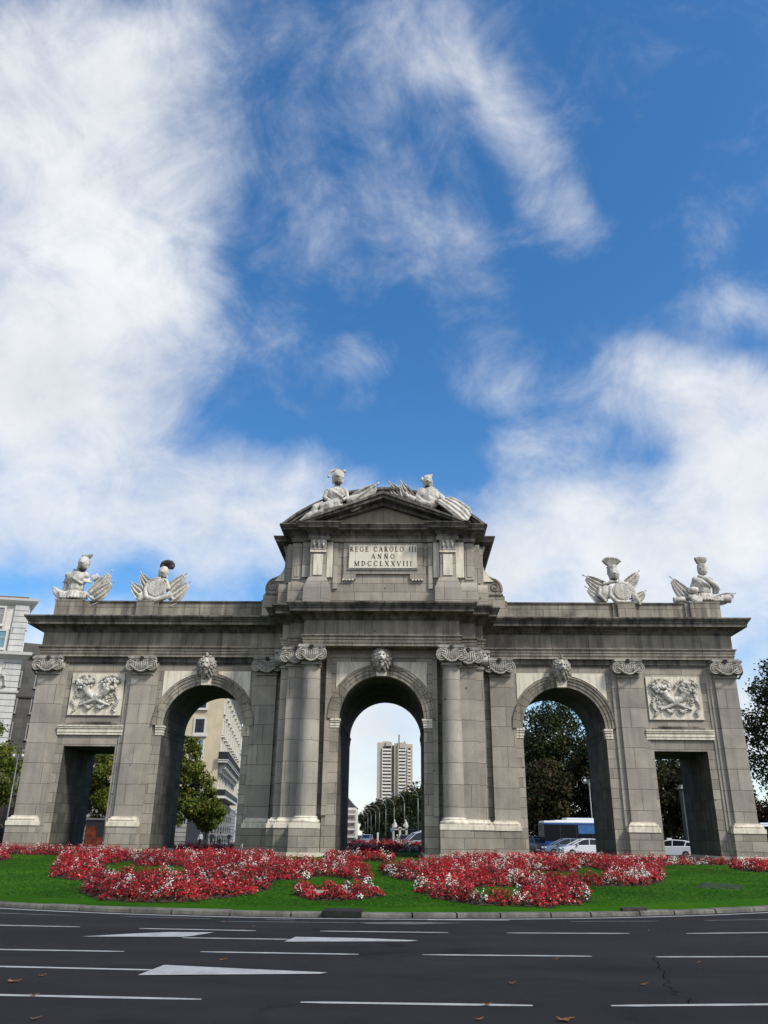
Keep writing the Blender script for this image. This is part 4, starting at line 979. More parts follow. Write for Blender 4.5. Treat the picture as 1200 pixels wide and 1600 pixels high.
# inner left: round shield, hollow helmet with dark plume, four banners
sc = Sc(900, 410, K1, -13.55, .30, 14.30)
t = trophy('shield_trophy', (-13.5, .30, 14.30), 'white stone round shield under a helmet with bushy blackened plume, on the left parapet')
b = MB(); b.lathe([(.56, 0), (.60, -.05), (.55, -.10), (.50, -.08), (.48, -.14), (.0, -.17)], sc.p(900, 325, 20), 32, 'y'); b.build('shield', LIMEC, t, smooth=True, angle=40)
helmet(sc, t, 932, 205, 4, 38); plume(sc, t, 948, 165, -4, 'ring', SOOT)
drape(sc, t, [([(840, 270, 14), (820, 330, 20), (835, 385, 26), (900, 408, 30), (970, 385, 26), (1000, 350, 18)], [14, 18, 20, 22, 20, 14]), ([(850, 265, 10), (900, 250, 16), (960, 268, 14), (985, 330, 14)], [12, 14, 14, 16]), ([(820, 320, 16), (790, 370, 18), (782, 430, 22)], [14, 20, 10]), ([(845, 340, 16), (810, 390, 20), (770, 420, 24)], [12, 16, 9]), ([(1000, 360, 12), (1020, 400, 14)], [16, 10])])
flag(sc, t, (752, 195), (860, 310), (818, 300), n=5); flag(sc, t, (688, 262), (840, 375), (752, 372), n=5); flag(sc, t, (1100, 200), (960, 330), (1000, 350), n=5); flag(sc, t, (1138, 262), (990, 390), (1055, 392), n=5, w=4)
# inner right: two shields, feathered helmet, four banners
sc = Sc(290, 415, K1, 13.75, .30, 14.30)
t = trophy('shield_trophy', (13.7, .30, 14.30), 'two overlapping white stone shields under a helmet with a fan of feathers, right parapet')
b = MB(); b.lathe([(.55, 0), (.57, -.05), (.52, -.10), (.48, -.08), (.46, -.13), (.0, -.16)], sc.p(312, 342, 26), 32, 'y'); b.build('shield', LIMEC, t, smooth=True, angle=40)
b = MB(); b.lathe([(.40, 0), (.42, -.05), (.36, -.10), (.0, -.13)], sc.p(210, 342, 8), 28, 'y'); b.build('shield', LIMEC, t, smooth=True, angle=40)
helmet(sc, t, 272, 210, 4, 40); b = MB(); sc.t(b, [(268, 212, 0), (266, 175, 2), (264, 160, 2)], [42, 36, 40]); remesh(b, 'crown_band', LIMEC, t, .03); plume(sc, t, 264, 140, 0, 'fan', LIMED)
drape(sc, t, [([(170, 300, 12), (155, 360, 16), (200, 408, 20)], [12, 17, 13]), ([(240, 300, 14), (232, 370, 26), (270, 415, 30), (340, 420, 30)], [13, 15, 20, 16]), ([(350, 280, 14), (385, 320, 20), (405, 390, 26), (430, 432, 28)], [14, 20, 20, 8]), ([(365, 300, 18), (385, 360, 24), (395, 425, 28)], [14, 17, 8]), ([(190, 285, 10), (270, 268, 14), (350, 282, 12)], [12, 14, 12])])
flag(sc, t, (52, 212), (235, 310), (150, 305), n=6); flag(sc, t, (62, 292), (215, 390), (140, 385), n=5); flag(sc, t, (465, 180), (330, 300), (395, 320), n=5); flag(sc, t, (492, 322), (370, 400), (425, 395), n=4, w=4)
# outer right: cuirass, cylindrical helmet with stiff plume, barrel and banner
sc = Sc(960, 420, K1, 18.95, .30, 14.30)
t = trophy('armour_trophy', (18.9, .30, 14.30), 'white stone cuirass under a barrel helmet with stiff upright plume, right end of the parapet')
torso(sc, t, 940, 302, 0, 58, 74); 
b = MB(); sc.t(b, [(948, 152, 8), (948, 165, 8), (946, 205, 8), (944, 222, 8)], [30, 35, 34, 24], 14); sc.t(b, [(917, 182, 34), (975, 182, 34)], [5, 5]); remesh(b, 'helmet', LIMEC, t, .026)
plume(sc, t, 944, 122, 4, 'spikes', LIMED)
drape(sc, t, [([(905, 232, 14), (960, 265, 34), (1010, 300, 30), (1040, 330, 20)], [12, 17, 19, 14]), ([(975, 245, 0), (1020, 290, 4), (1020, 350, 2)], [14, 22, 24]), ([(890, 380, 20), (850, 405, 28), (845, 465, 32)], [20, 26, 8]), ([(910, 390, 26), (880, 420, 32), (850, 455, 34)], [14, 18, 8]), ([(820, 370, 14), (860, 385, 20), (900, 390, 22)], [18, 20, 18])])
drape(sc, t, [([(850+q*24, 375+abs(q-4)*2, 14), (858+q*23, 410, 22)], [20, 15]) for q in range(9)], name='base_drapery')
b = MB(); sc.e(b, 860, 335, 18, 38, 34, 26); sc.t(b, [(825, 322, 20), (895, 320, 24)], [9, 9]); remesh(b, 'fallen_helmet', LIMEC, t, .03)
flag(sc, t, (716, 224), (850, 372), (775, 350), n=6); flag(sc, t, (1165, 342), (1020, 380), (1060, 395), n=4)
b = MB(); sc.t(b, [(1040, 385, 10), (1110, 392, 10)], [24, 27], 12); sc.t(b, [(722, 395, 0), (800, 392, 4)], [22, 20], 12); remesh(b, 'cannon_barrel', LIMEC, t, .03)
# crowning pair on the attic
K2 = .0107
def fig(name, loc, label): return thing(name, loc, label, 'statue', 'carved stone trophies on the pediment')
sc = Sc(315, 330, K2, -2.72, -3.0, 18.35)
t = fig('armour_trophy', (-2.7, -3.0, 18.3), 'white stone armoured bust with high crested helmet, seated on the left slope of the pediment')
torso(sc, t, 315, 215, 0, 46, 56); helmet(sc, t, 321, 104, 6, 34)
b = MB(); [sc.t(b, [(300+26*math.cos(math.pi*(1.0-q/9)), 100-30*math.sin(math.pi*(1.0-q/9)), 0), (306+44*math.cos(math.pi*(1.05-q/9)), 92-36*math.sin(math.pi*(1.05-q/9)), 0)], [9, 8], 6) for q in range(10)]; sc.e(b, 352, 72, 4, 12, 12, 10); sc.e(b, 345, 88, 6, 8, 10, 14); remesh(b, 'plume', LIMEC, t, .03, sm=1)
b = MB()
sc.t(b, [(262, 190, 6), (252, 225, 18), (285, 250, 34)], [15, 13, 10]); sc.t(b, [(368, 190, 6), (378, 225, 16), (350, 245, 34)], [15, 13, 10]); sc.e(b, 290, 252, 36, 10, 9, 9); remesh(b, 'sleeve', LIMEC, t, .03)
drape(sc, t, [([(330, 262, 20), (280, 280, 30), (235, 290, 28)], [30, 34, 26]), ([(250, 262, 20), (205, 285, 26), (190, 320, 24)], [20, 22, 17]), ([(225, 300, 20), (170, 330, 24), (120, 362, 20)], [20, 19, 8]), ([(205, 270, 16), (195, 310, 28), (150, 345, 26)], [9, 13, 9]), ([(270, 270, 42), (240, 310, 40), (215, 318, 34)], [10, 14, 10]), ([(370, 240, 20), (400, 235, 20), (430, 218, 16)], [18, 20, 16])])
flag(sc, t, (548, 134), (395, 240), (400, 212), n=6, w=4); flag(sc, t, (530, 150), (385, 250), (440, 240), n=5, w=14)
sc = Sc(870, 320, K2, 2.68, -3.0, 18.45)
t = fig('armour_trophy', (2.7, -3.0, 18.3), 'white stone bare torso with long pleated skirt trailing down the right slope of the pediment')
b = MB(); sc.e(b, 868, 205, 0, 42, 34, 52, .15); sc.e(b, 825, 195, 6, 30, 26, 30); sc.e(b, 880, 245, 4, 36, 30, 34); sc.t(b, [(858, 165, 0), (855, 145, 2)], [17, 15])
sc.t(b, [(815, 185, 10), (800, 225, 22), (835, 250, 30)], [17, 15, 11]); sc.t(b, [(895, 180, 6), (905, 225, 14), (880, 255, 26)], [19, 15, 11]); sc.e(b, 868, 235, 28, 12, 10, 18); remesh(b, 'armour_torso', LIMEC, t, .03)
helmet(sc, t, 858, 130, 6, 27); b = MB(); [sc.t(b, [(845+q*7, 108, 2), (838+q*11, 94-q*1.6, 2)], [7, 6], 6) for q in range(5)]; sc.e(b, 828, 118, 8, 9, 9, 14); remesh(b, 'plume', LIMEC, t, .03, sm=1)
ch = []
for q in range(8): ch.append(([(895+q*11, 242-q*3, 30-q*2+(q%2)*6), (945+q*12, 282-q*5, 34-q*3+(q%2)*6), (1005+q*10, 330-q*7, 30-q*3+(q%2)*6), (1055+q*5, 374-q*9, 22-q*2+(q%2)*5)], [5, 6.5, 7, 5]))
ch.append(([(900, 180, -14), (935, 215, -16), (960, 250, -12)], [14, 20, 16])); ch.append(([(790, 230, 16), (830, 255, 24), (880, 270, 30)], [16, 18, 18]))
drape(sc, t, ch)
b = MB(); P = [(950, 228), (985, 212), (1005, 218), (1022, 236), (1018, 262), (1000, 290), (970, 262)]
q = [sc.p(u, v, -6) for u, v in P]; b.prism([(a[0], a[2]) for a in q], q[0][1]-.08, q[0][1]+.08); b.build('shield', LIMEC, t)
flag(sc, t, (640, 120), (752, 232), (705, 215), n=6); flag(sc, t, (706, 122), (782, 232), (752, 220), n=5, w=4)
b = MB(); sc.t(b, [(735, 200, 20), (748, 215, 20), (790, 240, 22)], [16, 10, 20], 12); remesh(b, 'horn', LIMEC, t, .03)
# small figure tips of the far side showing over the left parapet
sc = Sc(535, 395, K1, -16.7, 4.3, 14.3)
t = trophy('seated_figure', (-16.7, 4.3, 14.3), 'tip of a small white stone figure peeping over the back of the left parapet')
b = MB(); sc.t(b, [(535, 395, 0), (533, 350, 0)], [12, 8]); sc.e(b, 533, 338, 0, 13, 12, 18); remesh(b, 'figure_bust', LIMEC, t, .03)

# ------------------------------------------------------------------ flower beds
def inside(P, X, Y):
    n = len(P); r = np.zeros(len(X), bool); j = n-1
    for i in range(n):
        xi, yi = P[i]; xj, yj = P[j]
        c = ((yi > Y) != (yj > Y)) & (X < (xj-xi)*(Y-yi)/(yj-yi+1e-12)+xi); r ^= c; j = i
    return r
def edged(P, X, Y):
    d = np.full(len(X), 1e9); n = len(P)
    for i in range(n):
        a = np.array(P[i]); b_ = np.array(P[(i+1) % n]); v = b_-a; L = (v**2).sum()+1e-12
        t = np.clip(((X-a[0])*v[0]+(Y-a[1])*v[1])/L, 0, 1); d = np.minimum(d, np.hypot(X-a[0]-t*v[0], Y-a[1]-t*v[1]))
    return d
def vn(X, Y, sc_, seed):
    r_ = np.random.default_rng(seed); G = r_.random((64, 64)); x = X*sc_+100; y = Y*sc_+100
    i, j = np.floor(x).astype(int), np.floor(y).astype(int); fx, fy = x-i, y-j; fx = fx*fx*(3-2*fx); fy = fy*fy*(3-2*fy)
    g = lambda a, c: G[a % 64, c % 64]
    return (g(i, j)*(1-fx)+g(i+1, j)*fx)*(1-fy)+(g(i, j+1)*(1-fx)+g(i+1, j+1)*fx)*fy
LZ = np.vectorize(lawnz)
def bed(label, poly, holes=(), sp=.21, hgt=.45, dens=1.0, seed=1, size=1.0, wfrac=.63, group='red and white flower beds on the lawn'):
    P = np.array(poly); x0, y0 = P.min(0); x1, y1 = P.max(0)
    gx, gy = np.meshgrid(np.arange(x0, x1, sp), np.arange(y0, y1, sp)); X = gx.ravel()+nr.uniform(-.4, .4, gx.size)*sp; Y = gy.ravel()+nr.uniform(-.4, .4, gx.size)*sp
    m = inside(poly, X, Y)
    for h in holes: m &= ~inside(h, X, Y)
    X, Y = X[m], Y[m]
    ed = edged(poly, X, Y)
    for h in holes: ed = np.minimum(ed, edged(h, X, Y))
    k = ed > .05; X, Y, ed = X[k], Y[k], ed[k]
    z = LZ(X, Y); cx, cy = float(X.mean()), float(Y.mean()); cz = lawnz(cx, cy)
    t = thing('flower_bed', (cx, cy, cz), label, 'flower bed', group)
    n = len(X); CS = .52      # bushy clumps: every plant belongs to the nearest clump
    gi, gj = np.floor(X/CS).astype(int), np.floor(Y/CS).astype(int); best = np.full(n, 9.); cid = np.zeros(n, int); bx = np.zeros(n); by = np.zeros(n)
    G = np.random.default_rng(seed).random((97, 97, 4))
    for di in (-1, 0, 1):
        for dj in (-1, 0, 1):
            ii, jj = (gi+di) % 97, (gj+dj) % 97; px_ = (gi+di+.15+.7*G[ii, jj, 0])*CS; py_ = (gj+dj+.15+.7*G[ii, jj, 1])*CS
            d_ = np.hypot(X-px_, Y-py_); k_ = d_ < best; best = np.where(k_, d_, best); cid = np.where(k_, ii*97+jj, cid)
    cr_ = G.reshape(-1, 4)[cid]
    H = hgt*(.80+.20*np.clip(ed/.30, 0, 1))*(1.22-1.9*np.clip(best/CS, 0, .6)**1.5)*(.82+.32*cr_[:, 3])+nr.uniform(-.015, .015, n)
    H = np.maximum(H, .14)
    # low soil and leaf body: many dark leaves
    def scatter(count, rad, lo, hi, upb, sel=None):
        idx = np.repeat(np.arange(n) if sel is None else sel, count); q = len(idx)
        a = nr.uniform(0, 2*np.pi, q); r = rad*np.sqrt(nr.random(q)); hh = H[idx]*(lo+(hi-lo)*nr.random(q))
        top = H[idx]*(1-.55*(r/rad)**2); zz_ = np.minimum(hh, top) if upb < 0 else top*(lo+(hi-lo)*nr.random(q)**.5)
        C = np.stack([X[idx]+r*np.cos(a)-cx, Y[idx]+r*np.sin(a)-cy, z[idx]+zz_-cz], 1)
        N = np.stack([np.cos(a)*r/rad, np.sin(a)*r/rad-.35, np.full(q, .75)], 1)+nr.normal(size=(q, 3))*.32
        return C, N
    wn_ = vn(X, Y, 1.55, seed)*.75+vn(X, Y, 4.0, seed+9)*.25; white = (cr_[:, 2] > .87+.25*(wfrac-.63)) ^ (nr.random(n) < .03); rs = np.where(~white)[0]; ws = np.where(white)[0]
    C, N = scatter(int(13*dens), sp*.66, .0, .85, 1); quads('foliage', C, N, nr.uniform(.03, .055, len(C))*size, BEGLEAF, t, kind='stuff')
    C, N = scatter(int(46*dens), sp*.68, .10, 1.02, 1, rs); quads('red_blossoms', C, N, nr.uniform(.017, .037, len(C))*size, RED, t, kind='stuff')
    k2 = nr.random(len(rs)) < .35
    if len(ws):
        C, N = scatter(int(36*dens), sp*.66, .2, 1.05, 1, ws); quads('white_blossoms', C, N, nr.uniform(.016, .032, len(C))*size, WHITE, t, kind='stuff')
    pp = [(x-cx, y-cy) for x, y in poly]; me = bpy.data.meshes.new('soil'); bm_ = bmesh.new()
    # soil: grid cells under plants
    s2 = sp*.55; V = []; F = []
    for i in range(0, n):
        k_ = len(V); x, y, zz_ = X[i]-cx, Y[i]-cy, z[i]-cz+.035
        V += [(x-s2, y-s2, zz_-.03), (x+s2, y-s2, zz_-.03), (x+s2, y+s2, zz_-.03), (x-s2, y+s2, zz_-.03), (x, y, zz_+.05)]
        F += [(k_, k_+1, k_+4), (k_+1, k_+2, k_+4), (k_+2, k_+3, k_+4), (k_+3, k_, k_+4)]
    bm_.free(); me.from_pydata(V, [], F); me.materials.append(SOIL); me.update()
    o = bpy.data.objects.new('soil', me); COL.objects.link(o); o.parent = t; o['kind'] = 'stuff'
    return t
MLp = [(-7.04,-22.1),(-6.77,-23.4),(-6.42,-24.2),(-6.04,-24.8),(-5.63,-25.15),(-5.16,-25.4),(-4.34,-25.45),(-3.62,-25.35),(-3.2,-24.9),(-2.76,-24.4),(-2.34,-23.6),(-2.19,-22.8),(-2.35,-21.6),(-2.56,-20.2),(-2.26,-20.15),(-1.59,-19.6),(-1.43,-18.4),(-1.09,-18.5),(-.39,-19.4),(.19,-19.7),(.35,-19.2),(.04,-16.4),(-.43,-13.5),(-1.2,-12.8),(-2.3,-13.5),(-3.27,-13.3),(-3.83,-10.05),(-4.73,-6.33),(-7.07,-5.5),(-10.43,-7.57),(-12.46,-5.07),(-13.66,-4.03),(-14.68,-4.9),(-13.26,-9),(-10.77,-15.3),(-10.02,-17.6),(-9.03,-19.9),(-8.17,-20.9),(-7.7,-20.9),(-7.5,-20.6)]
HLp = [(-9.05,-16.1),(-9.55,-13.9),(-9.58,-12.6),(-9.35,-11.35),(-8.41,-14.1),(-8.01,-14.6),(-7.56,-14.3),(-7.19,-13.8),(-6.47,-14.8),(-4.95,-20.6),(-5.44,-20.7),(-6.03,-20.6),(-6.8,-20.5),(-7.1,-20.7)]
MRp = [(.3,-14.4),(.35,-14.8),(.6,-17.3),(1.02,-19.06),(1.58,-19.64),(1.67,-20.3),(1.56,-21.35),(1.54,-23.1),(1.76,-23.86),(2.27,-24.44),(2.82,-24.98),(3.66,-25.15),(4.52,-25.16),(5.28,-24.57),(5.7,-23.85),(5.9,-22.9),(5.95,-21.6),(6.2,-20.5),(6.54,-20.24),(7.15,-20.2),(7.98,-19.8),(8.79,-18.9),(9.57,-16.8),(10.61,-13.3),(11.97,-7.93),(13.38,-4.79),(15.43,-2.5),(18.9,-2.3),(18.9,-1.2),(12.7,-1.2),(11.5,-1.3),(8.5,-1.2),(7.73,-1.6),(6,-4.3),(5.19,-4.4),(3.66,-5.9),(2.88,-9.1),(2.47,-12.26),(1.62,-12.67),(1.2,-14.3),(.83,-15.3),(.55,-14.3)]
bed('broad curling bed of red and white begonias on the left half of the lawn', MLp, [HLp], seed=3)
bed('largest scroll-shaped bed of red and white begonias, filling the lawn right of the middle', MRp, [[(3.02,-21.5),(3.74,-21.1),(4.41,-20.9),(4.0,-24.25),(3.4,-24.4),(2.85,-24.2)], [(5.81,-13.2),(6.56,-13.3),(7,-13.9),(7.61,-12.9),(8.45,-9.2),(8.74,-10.6),(8.79,-12.4),(7.24,-18.9),(6.76,-19.0),(6.25,-19.4),(5.53,-19.2),(4.91,-19.2)]], seed=8)
bed('small oval ring bed of begonias round a sandy centre, nearest the kerb in the middle', [(-1.5,-23.2),(-1.44,-23.9),(-1.23,-24.4),(-.75,-24.85),(-.23,-24.9),(.33,-24.6),(.75,-23.9),(.75,-23.2),(.5,-22.7),(.07,-22.5),(-.61,-22.35),(-1.24,-22.7)], [[(-1.0,-22.95),(-.1,-22.95),(.05,-23.5),(-.15,-24.15),(-.75,-24.2),(-1.0,-23.7)]], sp=.17, seed=14, hgt=.33)
bed('low bed of begonias directly before the central arch, between the two big scroll beds', [(-2.3,-7.6),(-1.76,-8.8),(-.69,-8.8),(.39,-9),(.85,-7.8),(.8,-6.6),(.29,-5.8),(-.85,-6),(-1.85,-5.6),(-2.3,-6)], sp=.25, seed=20, size=1.25, dens=.9, wfrac=.5)
bed('bed of red begonias seen through the central arch, on the rise behind the gate', [(-4, 9.3), (4.5, 9.3), (5, 17), (-5, 17)], sp=.30, seed=24, size=1.5, dens=.7, wfrac=.72)
bed('narrow strip of begonias along the foot of the left end of the gate', [(-16.29, -6.3), (-13.99, -7.07), (-14.2, -3.9), (-19.3, -1.3), (-19.9, -3.2)], sp=.27, seed=30, size=1.3, dens=.8)
bed('bed of begonias cut off by the left edge of the photo', [(-14.24,-12.2),(-14.45,-11.4),(-14.68,-10.4),(-15.9,-8.4),(-17,-7.5),(-18,-9),(-16.5,-13)], sp=.25, seed=34, size=1.2)
bed('bed of begonias cut off by the right edge of the photo', [(17.1,-3.2),(15.47,-6.6),(14.96,-9.6),(15.49,-10.5),(17.5,-8.5),(19.2,-6.5),(19.6,-3)], sp=.25, seed=38, size=1.2)
bed('bed of dark red begonias seen through the left side arch', [(-13.5, 8), (-7, 8), (-7, 12), (-13.5, 12)], sp=.3, seed=41, size=1.5, dens=.7, wfrac=.8)
bed('bed of red begonias seen through the right side arch', [(7, 7.5), (13.5, 7.5), (13.5, 11), (7, 11)], sp=.3, seed=45, size=1.5, dens=.7, wfrac=.8, hgt=.3)
g = MB().add([(-1.15, -24.35, lawnz(-.5, -24.35)+.03), (.15, -24.35, lawnz(-.5, -24.35)+.03), (.15, -22.8, lawnz(-.5, -22.8)+.03), (-1.15, -22.8, lawnz(-.5, -22.8)+.03)], [(0, 1, 2, 3)])
tag(g.build('gravel_patch', GRAVEL), kind='structure')
# grass blades of the lawn
n = 90000; a = nr.uniform(-math.pi, 0, n); q = np.sqrt(nr.random(n)*.75+.22)*.985
gx = -.8+23.5*q*np.cos(a); gy = 2+28.5*q*np.sin(a); gz = LZ(gx, gy)
GR = leafm('grass_blades', [(0, (.022, .090, .005)), (.6, (.038, .125, .008)), (1, (.085, .155, .018))], .2, .05)
Nn = np.stack([nr.normal(size=n)*.35, -np.ones(n)*.3+nr.normal(size=n)*.3, 1+np.abs(nr.normal(size=n))*.3], 1)
o = quads('grass', np.stack([gx, gy, gz+.012], 1), Nn, nr.uniform(.02, .045, n), GR, None); tag(o, 'short mown green grass covering the island lawn', 'grass', kind='stuff')

# small fittings on the lawn and kerb
def litem(name, mb, mat, label, cat): o = mb.build(name, mat); return tag(o, label, cat)
z0 = lawnz(10, -20)
m_ = MB(); m_.add([(9.6, -20.4, z0-.1), (10.8, -20.1, z0-.1), (11.3, -18.9, z0-.1), (10.0, -19.1, z0-.1), (9.65, -20.25, z0+.04), (10.8, -19.95, z0+.02), (11.2, -19.0, z0+.05), (10.0, -19.2, z0+.12), (9.1, -20.4, z0-.05)],
          [(4, 5, 6, 7), (0, 1, 5, 4), (1, 2, 6, 5), (2, 3, 7, 6), (3, 8, 7), (8, 0, 4), (8, 4, 7)])
HATCH = plain('mossy_concrete', (.022, .045, .012), .9, var=.4, nscale=5)
litem('floodlight_pit', m_, HATCH, 'low mossy floodlight pit cover sunk in the right side of the lawn', 'pit cover')
m_ = MB().prism([(6.15, -24.39), (6.92, -24.16), (6.72, -24.95), (6.14, -25.1)], lawnz(6.3, -25)-.1, lawnz(6.3, -24.7)+.0, 'z')
litem('inspection_cover', m_, plain('rusty_cover', (.05, .04, .034), .9, var=.3), 'flat brownish inspection plate at the lawn edge near the kerb', 'manhole cover')
m_ = MB().box(-.46, .36, -26.62, -25.9, .0, .13).box(-.42, .32, -26.64, -26.3, .01, .10); litem('drain_block', m_, plain('dark_drain', (.02, .02, .019), .85, var=.3), 'dark storm drain block set into the kerb in the middle', 'drain')
m_ = MB().box(-15.2, -13.4, -17.2, -16.2, .2, lawnz(-14, -17)+.10); litem('floodlight_pit', m_, HATCH, 'dark floodlight pit cover at the left edge of the lawn', 'pit cover')
# fallen leaves on the road
LF = [(-3.2, -34.71, .12, 'big brown curled'), (-3.05, -34.3, .07, 'thin grey'), (-2.61, -35.51, .07, 'flat brown'), (-2.95, -35.8, .06, 'small orange'), (-2.12, -36.62, .08, 'nearest brown'), (-2.22, -27.9, .08, 'pale'), (-1.21, -32.79, .09, 'pale curled'), (2.1, -35.59, .08, 'orange'), (1.96, -36.3, .07, 'tan'), (2.77, -36.25, .13, 'large star-shaped brown'), (2.52, -34.28, .07, 'pale'), (4.07, -34.21, .08, 'pale curled'), (5.32, -32.37, .06, 'small tan'), (3.39, -32.22, .06, 'thin tan'), (-1.54, -28.63, .05, 'tiny pale'), (5.79, -28.26, .05, 'tiny tan')]
LFW = ['at the left end of the second dash row', 'just behind the big curled leaf', 'on the long front dash at left', 'at the left picture edge on the front dash', 'at the bottom left corner', 'by the kerb at left', 'above the long painted arrow tip', 'lying on the middle front dash', 'below the middle front dash', 'at the bottom right of the middle', 'between the middle dashes and the front dash', 'left of the road crack', 'right of the road crack, behind it', 'beside the end of the right middle dash', 'between the kerb and the back arrow', 'near the kerb at right']
for (x, y, r, d), w in zip(LF, LFW):
    r *= .68
    b = MB(); k = 10; pts = []
    for i in range(k): a = 2*math.pi*i/k; rr_ = r*(1.0 if i % 2 == 0 else .55)*rnd.uniform(.7, 1.1); pts.append((x+rr_*math.cos(a), y+rr_*math.sin(a)*.8, .012+abs(math.cos(a))*r*.35*rnd.random()))
    b.add([(x, y, .010)]+pts, [(0, 1+i, 1+(i+1) % k) for i in range(k)]); b.tube([(x, y, .014), (x+r*1.2, y+r*.3, .03)], .004, 4)
    tag(b.build('fallen_leaf', DEADLEAF), f'{d} leaf {w}', 'leaf', 'fallen leaves on the road')

# ------------------------------------------------------------------ trees
def tree(name, label, x, y, h, rx, crown0, mat, leaf=.22, n=7000, seed=0, group=None, lumps=46, trunk=.22, fork=None, ry=None, lean=0, z0=.1, cols=1.0):
    r_ = random.Random(seed); g_ = np.random.default_rng(seed+100)
    t = thing(name, (x, y, z0), label, 'tree', group); ry = ry or rx; n = int(n*(1.7 if y < 100 else 1.2)); leaf *= 1.12
    cz = (crown0+h)/2; rz = (h-crown0)/2
    L = []
    for i in range(lumps):
        while True:
            p = Vector((r_.uniform(-1, 1), r_.uniform(-1, 1), r_.uniform(-1, 1)))
            if .30 < p.length < 1.0: break
        w = 1-.35*max(0, p.z) if p.z > 0 else 1-.25*abs(p.z)
        L.append((p.x*rx*w+lean*(p.z+1)*.5, p.y*ry*w, cz+p.z*rz, r_.uniform(.22, .42)*min(rx, rz)))
    L = np.array(L); wt = L[:, 3]**2; idx = g_.choice(len(L), n, p=wt/wt.sum())
    d = g_.normal(size=(n, 3)); d /= np.linalg.norm(d, axis=1, keepdims=True); rad = L[idx, 3]*(g_.random(n)**.33)*g_.uniform(.75, 1.25, n)
    C = L[idx, :3]+d*rad[:, None]*np.array([1.1, 1.1, .8]); C[:, 2] -= 0
    N = d*.7+g_.normal(size=(n, 3))*.6+np.array([0, 0, .35])
    b = MB(); tp = (lean*.35, 0, crown0+rz*.7)
    b.tube([(0, 0, -.1), (r_.uniform(-.1, .1), 0, crown0*.5), (lean*.2, 0, crown0), tp], [trunk*1.25, trunk, trunk*.8, trunk*.35], 9)
    for k in range(9):
        q = L[r_.randrange(len(L))]; s0 = Vector((lean*.2, 0, crown0*.85)).lerp(Vector(tp), r_.random()*.8); e = Vector(q[:3]); m = s0.lerp(e, .5)+Vector((0, 0, -.2*rz*r_.random()))
        b.tube([s0, m, e], [trunk*.4, trunk*.25, trunk*.08], 6)
    b.build('trunk', BARK, t, local=True, smooth=True)
    quads('crown', C, N, g_.uniform(.6, 1.2, n)*leaf, mat, t, asp=.95)
    return t
gL = 'plane trees beyond the left arches'; gR = 'park trees beyond the right arches'; gA = 'trees along the right side of the avenue'
tree('plane_tree', 'leafy green plane tree standing at left inside the left arch view', -22.7, 43, 11.2, 2.9, 2.4, LEAF_L, .16, 9000, 1, gL, trunk=.16)
tree('plane_tree', 'smaller green plane tree at right inside the left arch view, before the cream building', -20.3, 47, 5.9, 1.9, 1.8, LEAF_L, .15, 6000, 2, gL, trunk=.12, lumps=36)
tree('plane_tree', 'green plane tree seen through the left doorway', -31.2, 44, 10.5, 2.9, 2.4, LEAF_L, .16, 8000, 3, gL, trunk=.16)
tree('plane_tree', 'tall yellow-green plane tree at the left picture edge before the white building', -43.5, 41, 12.5, 4.0, 2.5, LEAF_L, .17, 9000, 4, gL, trunk=.2)
tree('plane_tree', 'low green plane tree between the left picture edge and the gate', -39.3, 47, 9.2, 2.4, 2.2, LEAF_L, .17, 4500, 5, gL, trunk=.15, lumps=30)
tree('park_tree', 'huge dark green tree filling the right arch', 22.6, 74, 21.0, 6.2, 2.0, LEAF_D, .21, 16000, 6, gR, lumps=90, trunk=.45)
tree('park_tree', 'dark tree on the left side inside the right arch, behind the huge one', 17.0, 84, 19.0, 5.5, 2.0, LEAF_D, .24, 11000, 7, gR, lumps=70, trunk=.4)
tree('park_tree', 'brownish green tree on the right side inside the right arch', 27.5, 66, 14.5, 4.6, 1.5, LEAF_M, .2, 12000, 8, gR, lumps=60, trunk=.35)
tree('park_tree', 'round olive-green tree low in the right arch', 20.0, 66, 11.5, 4.3, 1.2, LEAF_M, .2, 9000, 9, gR, lumps=50, trunk=.3)
tree('park_tree', 'dark tree seen through the right doorway', 34.2, 62, 12.2, 3.6, 1.2, LEAF_M, .19, 9000, 10, gR, lumps=50, trunk=.3)
tree('park_tree', 'dark tree low behind the stone pier in the right doorway', 30.2, 72, 11.0, 4.0, 1.0, LEAF_D, .2, 7000, 11, gR, lumps=46, trunk=.3)
tree('park_tree', 'tall dark tree at the right picture edge with a ragged outline', 46.5, 52, 21.8, 5.2, 3.4, LEAF_D, .19, 15000, 12, gR, lumps=80, trunk=.4)
tree('park_tree', 'low brown-leaved tree at the right picture edge under the tall dark one', 44.6, 62, 8.2, 4.5, .6, LEAF_R, .2, 6000, 13, gR, lumps=40, trunk=.25)
for i, (x, y, h, rx, mt, lab) in enumerate([(13.5, 118, 13.5, 6.0, LEAF_R, 'reddish brown autumn tree at the right jamb inside the central arch'), (9.8, 142, 13.2, 5.2, LEAF_D, 'dark round tree right of the nearest curved lamps in the central arch'), (9.0, 172, 15.5, 5.8, LEAF_M, 'brown-green tree behind the lamps at the foot of the tower'), (5.5, 205, 15.5, 6.5, LEAF_D, 'dark tree in front of the right part of the tower'), (1.5, 240, 15.0, 6.5, LEAF_M, 'brownish tree in the middle of the lamp row'), (-2.5, 275, 14.5, 6.5, LEAF_D, 'dark tree left of the tower foot'), (-8.0, 320, 15.5, 6.5, LEAF_M, 'farther green-brown tree left of the tower foot'), (-15, 370, 15.5, 7.0, LEAF_D, 'farthest tree at the end of the lamp row')]):
    tree('avenue_tree', lab, x, y, h, rx, .4, mt, .24+.0009*y, 5500, 20+i, gA, lumps=44, trunk=.35)
